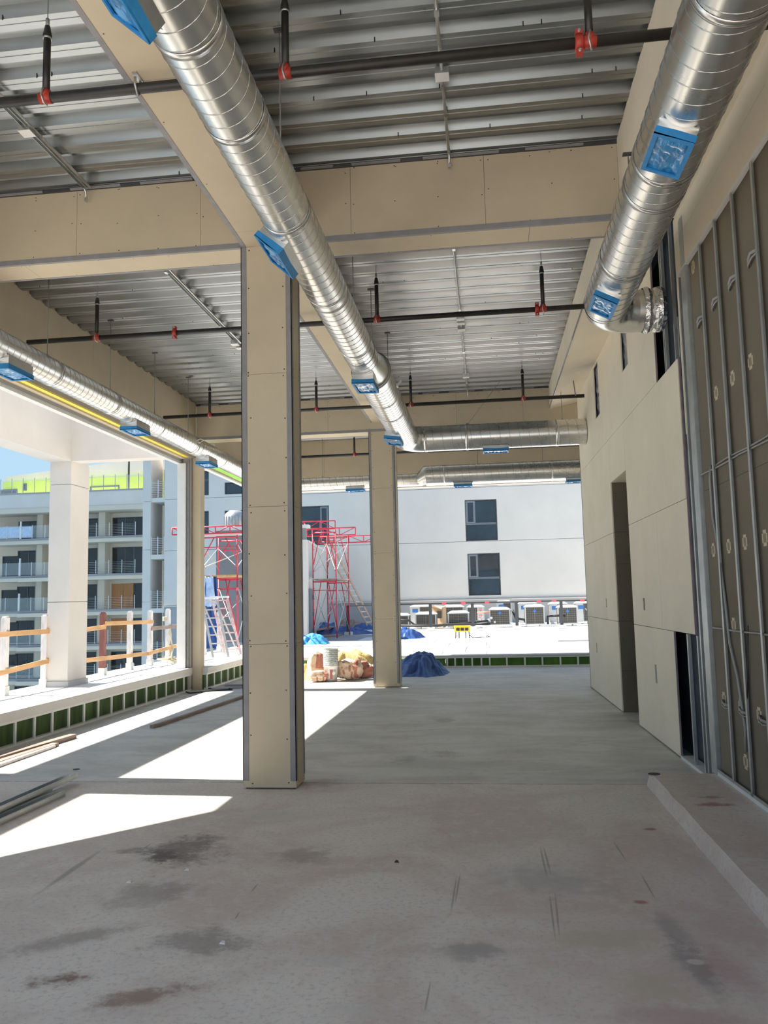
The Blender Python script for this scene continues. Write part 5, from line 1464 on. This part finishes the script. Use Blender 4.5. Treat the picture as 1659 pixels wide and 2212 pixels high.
o = B().hexa([(-7.323, 32.6, .085), (-6.243, 34.0, .085), (-6.271, 35.2, .085), (-7.531, 34.2, .085), (-7.323, 32.6, .13), (-6.243, 34.0, .13), (-6.271, 35.2, .13), (-7.531, 34.2, .13)]).build('base_sheet', 'grey_timber', None, label='flat dirty plywood sheet under the scaffold tower'); o['category'] = 'board'; ground(o)
for k, (a, c) in enumerate((((-8.2, 35.0), (-7.2, 37.3)), ((-7.9, 35.2), (-7.0, 36.9)), ((-7.5, 35.0), (-6.5, 36.6)))):
    o = B().bar((*a, .2 + .05 * k), (*c, .34 + .06 * k), .18, .05).build('scrap_board', 'grey_timber', None, label=['scrap board lowest in the pile under the scaffold tower', 'scrap board in the middle of the pile under the scaffold tower', 'scrap board topmost in the pile under the scaffold tower'][k]); o['category'] = 'board'; o['group'] = 'scrap boards under the scaffold tower'; ground(o)

# ================================================================== things on the room floor
heap('tarp', 'big crumpled dark blue tarp heaped against the far column', -1.479, 17.616 + .1, .62, .95, .40, 'tarp', 5, 80, fold=1.0, rot=.25, lumps=14)
# stack of nested buckets
bx, by = -3.127, 16.06 + .1
def bucket(z, label, lab=False):
    t = thing('bucket', label, 'bucket', (bx, by, z), 'stack of nested white buckets')
    H = .36
    B().lathe([(0, z + .004), (.118, z + .004), (.120, z), (.140, z + H - .07), (.150, z + H - .065), (.150, z + H - .05), (.142, z + H - .048), (.143, z + H - .01), (.149, z + H - .006), (.149, z + H), (.140, z + H), (.137, z + H - .01), (.117, z + .01), (0, z + .01)], bx, by, 26).build('pail', 'bucket' if lab else 'bucket_dirty', t)
    if lab:
        b = B(); n = 7; pts = []
        for k in range(n + 1):
            a = -PI / 2 + .05 + .95 * k / n
            pts.append((math.cos(a), math.sin(a)))
        b2 = B()
        for kk, (a0, a1) in enumerate(zip(pts, pts[1:])):
            rr = lambda zz: .120 + .02 * (zz - z) / (H - .07) + .0015
            z0, z1 = z + .05, z + .24
            (b if kk < 3 else b2)._face([(b if kk < 3 else b2).bm.verts.new((bx + p[0] * rr(q_), by + p[1] * rr(q_), q_)) for p, q_ in ((a0, z0), (a1, z0), (a1, z1), (a0, z1))])
        b.build('label', 'label_red', t)
        b2.build('label_panel', 'grey_trim', t)
        b = B(); a = -PI / 2 + .62
        for k in range(1):
            b.disc((bx + math.cos(a) * .136, by + math.sin(a) * .136, z + .165), (math.cos(a), math.sin(a), -.06), .035, 14)
        b.build('label_emblem', 'bucket', t)
    return t
bucket(0, 'lowest white bucket of the nested stack, with a dark red label', True)
for k in range(1, 9):
    bucket(.036 * k, 'plaster smeared bucket nested inside the bucket stack' if k < 8 else 'topmost plaster smeared bucket of the nested stack')
# sacks
def sack(label, c, dims, rot, tilt, m, seed, stripes=False):
    bm = bmesh.new(); bmesh.ops.create_cube(bm, size=2.0)
    bmesh.ops.subdivide_edges(bm, edges=bm.edges[:], cuts=11, use_grid_fill=True)
    R = Matrix.Rotation(rot, 4, 'Z') @ Matrix.Rotation(tilt, 4, 'Y')
    lo = 9
    for v in bm.verts:
        p = v.co.copy()
        n_ = max(abs(p.x), abs(p.y), abs(p.z)); l_ = p.length
        q_ = p.lerp(p * (n_ / l_) * 1.05, .62)
        pin = 1 - .35 * max(0, abs(q_.x) - .55) ** 1.0
        q_ = Vector((q_.x, q_.y * (.92 + .08 * pin), q_.z * pin))
        k = Vector((q_.x * 2.2, q_.y * 2.2, q_.z * 2.2 + seed))
        rdg = 1 - abs(noise.noise(k * 1.6)) * 2
        q_ = q_ * (1 + .16 * noise.noise(k) + .10 * rdg + .05 * noise.noise(k * 4))
        v.co = R @ Vector((q_.x * dims[0], q_.y * dims[1], q_.z * dims[2]))
        lo = min(lo, v.co.z)
    for v in bm.verts:
        v.co = v.co + Vector((c[0], c[1], c[2] - lo))
    b = B(); b.bm.free(); b.bm = bm
    t = thing('sack', label, 'sack', (c[0], c[1], c[2]), 'paper sacks around the bucket stack')
    o = b.build('paper_bag', m, t, smooth=True)
    if stripes:
        me = o.data
        me.materials.append(M['sack_red'])
        for f in me.polygons:
            lc = R.inverted() @ (Vector(f.center) - Vector((0, 0, -lo)) * 1.0)
            u_ = lc.x / dims[0]
            nz = .10 * noise.noise(Vector(f.center) * 9)
            if stripes == 1 and (.30 < u_ + nz < .42 or .56 < u_ + nz < .82 or -.32 < u_ + nz < -.26): f.material_index = 1
            if stripes == 2 and lc.z / dims[2] > -.2 and u_ > -.3: f.material_index = 1
    return t
heap('fibre_heap', 'yellow straw like fibre heap behind the bucket stack and sacks', -3.191, 17.75, .95, .62, .50, 'burlap', 61, 40, fold=.7, cat='heap', pw=2.2)
heap('fibre_heap', 'small yellow fibre heap in the light beside the near column', -3.673, 16.75, .32, .38, .34, 'burlap', 63, 26, fold=.6, cat='heap', pw=2.2)
sack('upright torn sack with a red print, next to the near column', (-3.479, 16.45, 0), (.16, .13, .245), .5, .1, 'kraft', 1.0, 2)
sack('striped crumpled sack lying low in front of the upright one', (-3.345, 16.1, 0), (.19, .15, .10), .2, 0, 'kraft', 4.0, 1)
sack('full sack with red stripes, lying beside the bucket stack', (-2.792, 16.4, 0), (.24, .20, .185), -.12, 0, 'kraft', 7.0, 1)
sack('flattened dark red sack between the striped sack and the far column', (-2.605, 16.85, 0), (.22, .22, .12), .4, 0, 'sack_red', 10.0)
sack('small dark red sack piled on the flattened one', (-2.644, 16.8, .19), (.16, .15, .07), .1, 0, 'sack_red', 13.0)
heap('plastic_wrap', 'grey white plastic wrap crumpled beside the far column', -2.543, 17.2, .42, .5, .24, 'tarp_white', 71, 30, cat='plastic', pw=2)

def floor_board(label, a, c, wd, h, m, cat='board', z=0.0):
    o = B().bar((*a, z + h / 2 + .001), (*c, z + h / 2 + .001), wd, h).build('floor_board', m, None, label=label, bevel=.003); o['category'] = cat; return ground(o)
t = thing('steel_strip', 'long rusty brown strip lying on the floor beside the near column', 'strip', (-4.3, 12, 0))
b = B(); pts = [(-4.375, 10.36), (-4.335, 10.50), (-4.12, 13.6), (-4.0, 15.0)]
for p, q_ in zip(pts, pts[1:]):
    b.bar((*p, .022), (*q_, .022), .055, .04)
b.build('strip', 'grey_timber', t)
floor_board('weathered board lying under the low green curb, the outer of three', (-5.22, 7.4), (-5.06, 9.62), .10, .05, 'grey_timber')
floor_board('weathered board lying under the low green curb, the middle of three', (-5.08, 7.3), (-5.0, 9.1), .09, .035, 'grey_timber')
floor_board('pale split board on the floor, the inner of three by the curb', (-4.95, 7.0), (-4.97, 9.0), .06, .03, 'white_paint')
for k, (a, c, z, m) in enumerate((((-3.70, 4.9), (-3.655, 6.75), .0, 'stud'), ((-3.80, 4.9), (-3.745, 6.86), .0, 'stud'), ((-3.78, 4.8), (-3.79, 7.22), .046, 'stud'))):
    t = thing('steel_stud', ['galvanized steel channel on the floor, outermost of the three', 'galvanized steel channel on the floor, under the other one', 'galvanized steel channel lying across the two others'][k], 'steel channel', (a[0], a[1], z), 'galvanized channels lying in the shade on the floor')
    b = B(); A1, C1 = Vector((*a, 0)), Vector((*c, 0)); d = (C1 - A1).normalized(); s = Vector((d.y, -d.x, 0))
    for u0, u1, z0, z1 in ((-.045, .045, .001, .004), (-.045, -.042, .004, .044), (.042, .045, .004, .044), (-.045, -.033, .041, .044), (.033, .045, .041, .044)):
        b.hexa([A1 + s * u0 + Vector((0, 0, z + z0)), A1 + s * u1 + Vector((0, 0, z + z0)), C1 + s * u1 + Vector((0, 0, z + z0)), C1 + s * u0 + Vector((0, 0, z + z0)), A1 + s * u0 + Vector((0, 0, z + z1)), A1 + s * u1 + Vector((0, 0, z + z1)), C1 + s * u1 + Vector((0, 0, z + z1)), C1 + s * u0 + Vector((0, 0, z + z1))])
    b.build('channel', m, t)
floor_board('grey flat board lying beside the window post, under another', (-5.05, 14.75), (-4.5, 15.3), .20, .035, 'grey_trim')
floor_board('dark grey board lying across the flat one by the window post', (-4.95, 15.1), (-4.3, 15.25), .16, .03, 'slab_grey', z=.037)
o = B().tube([(-5.42, 14.35, .02), (-5.3, 14.2, .015), (-5.0, 14.55, .015), (-4.7, 14.75, .015), (-4.85, 14.95, .02), (-5.2, 14.9, .02)], .013, 6).build('cord', 'black_rubber', None, label='dark cord looping on the floor by the window post'); o['category'] = 'cord'; ground(o)
b = B(); b.tube([(-4.071, 7.817, .0), (-4.071, 7.817, .004)], .032, 16)
o = b.build('floor_plug', 'black_rubber', None, label='small round black plug set in the floor'); o['category'] = 'plug'; ground(o)
b = B(); b.tube([(1.321, 7.231 - .02, .1), (1.321, 7.231 - .02, .103)], .05, 14)
o = b.build('drain_hole', 'black_rubber', None, label='dark round hole at the end corner of the raised slab'); o['category'] = 'hole'; ground(o)
for (x, y), lb in zip([(-1.296, 3.921), (-2.115, 4.71), (-1.852, 4.935), (-0.605, 5.156)], ('white paper scrap nearest the viewer on the floor', 'tiny white scrap on the floor beyond the dark stain', 'pale chip on the floor inside the dark stain', 'small dark chip on the floor in the middle')):
    o = B().hexa([(x - .016, y - .012, .001), (x + .014, y - .016, .001), (x + .004, y + .018, .001), (x - .01, y + .01, .001), (x - .012, y - .01, .008), (x + .012, y - .012, .004), (x + .004, y + .016, .006), (x - .008, y + .01, .01)]).build('debris_scrap', 'pvc_white' if 'dark' not in lb[:12] else 'black_rubber', None, label=lb); o['category'] = 'scrap'; ground(o)
# red cord over the curb by the near column
o = B().tube([(-5.18, 17.3, .10), (-5.18, 17.3, .33), (-5.19, 17.36, .42), (-5.2, 18.4, .425), (-5.2, 18.9, .42)], .012, 6).build('red_cord', 'red_tape', None, label='red cord hanging over the low curb near the column'); o['category'] = 'cord'; ground(o)
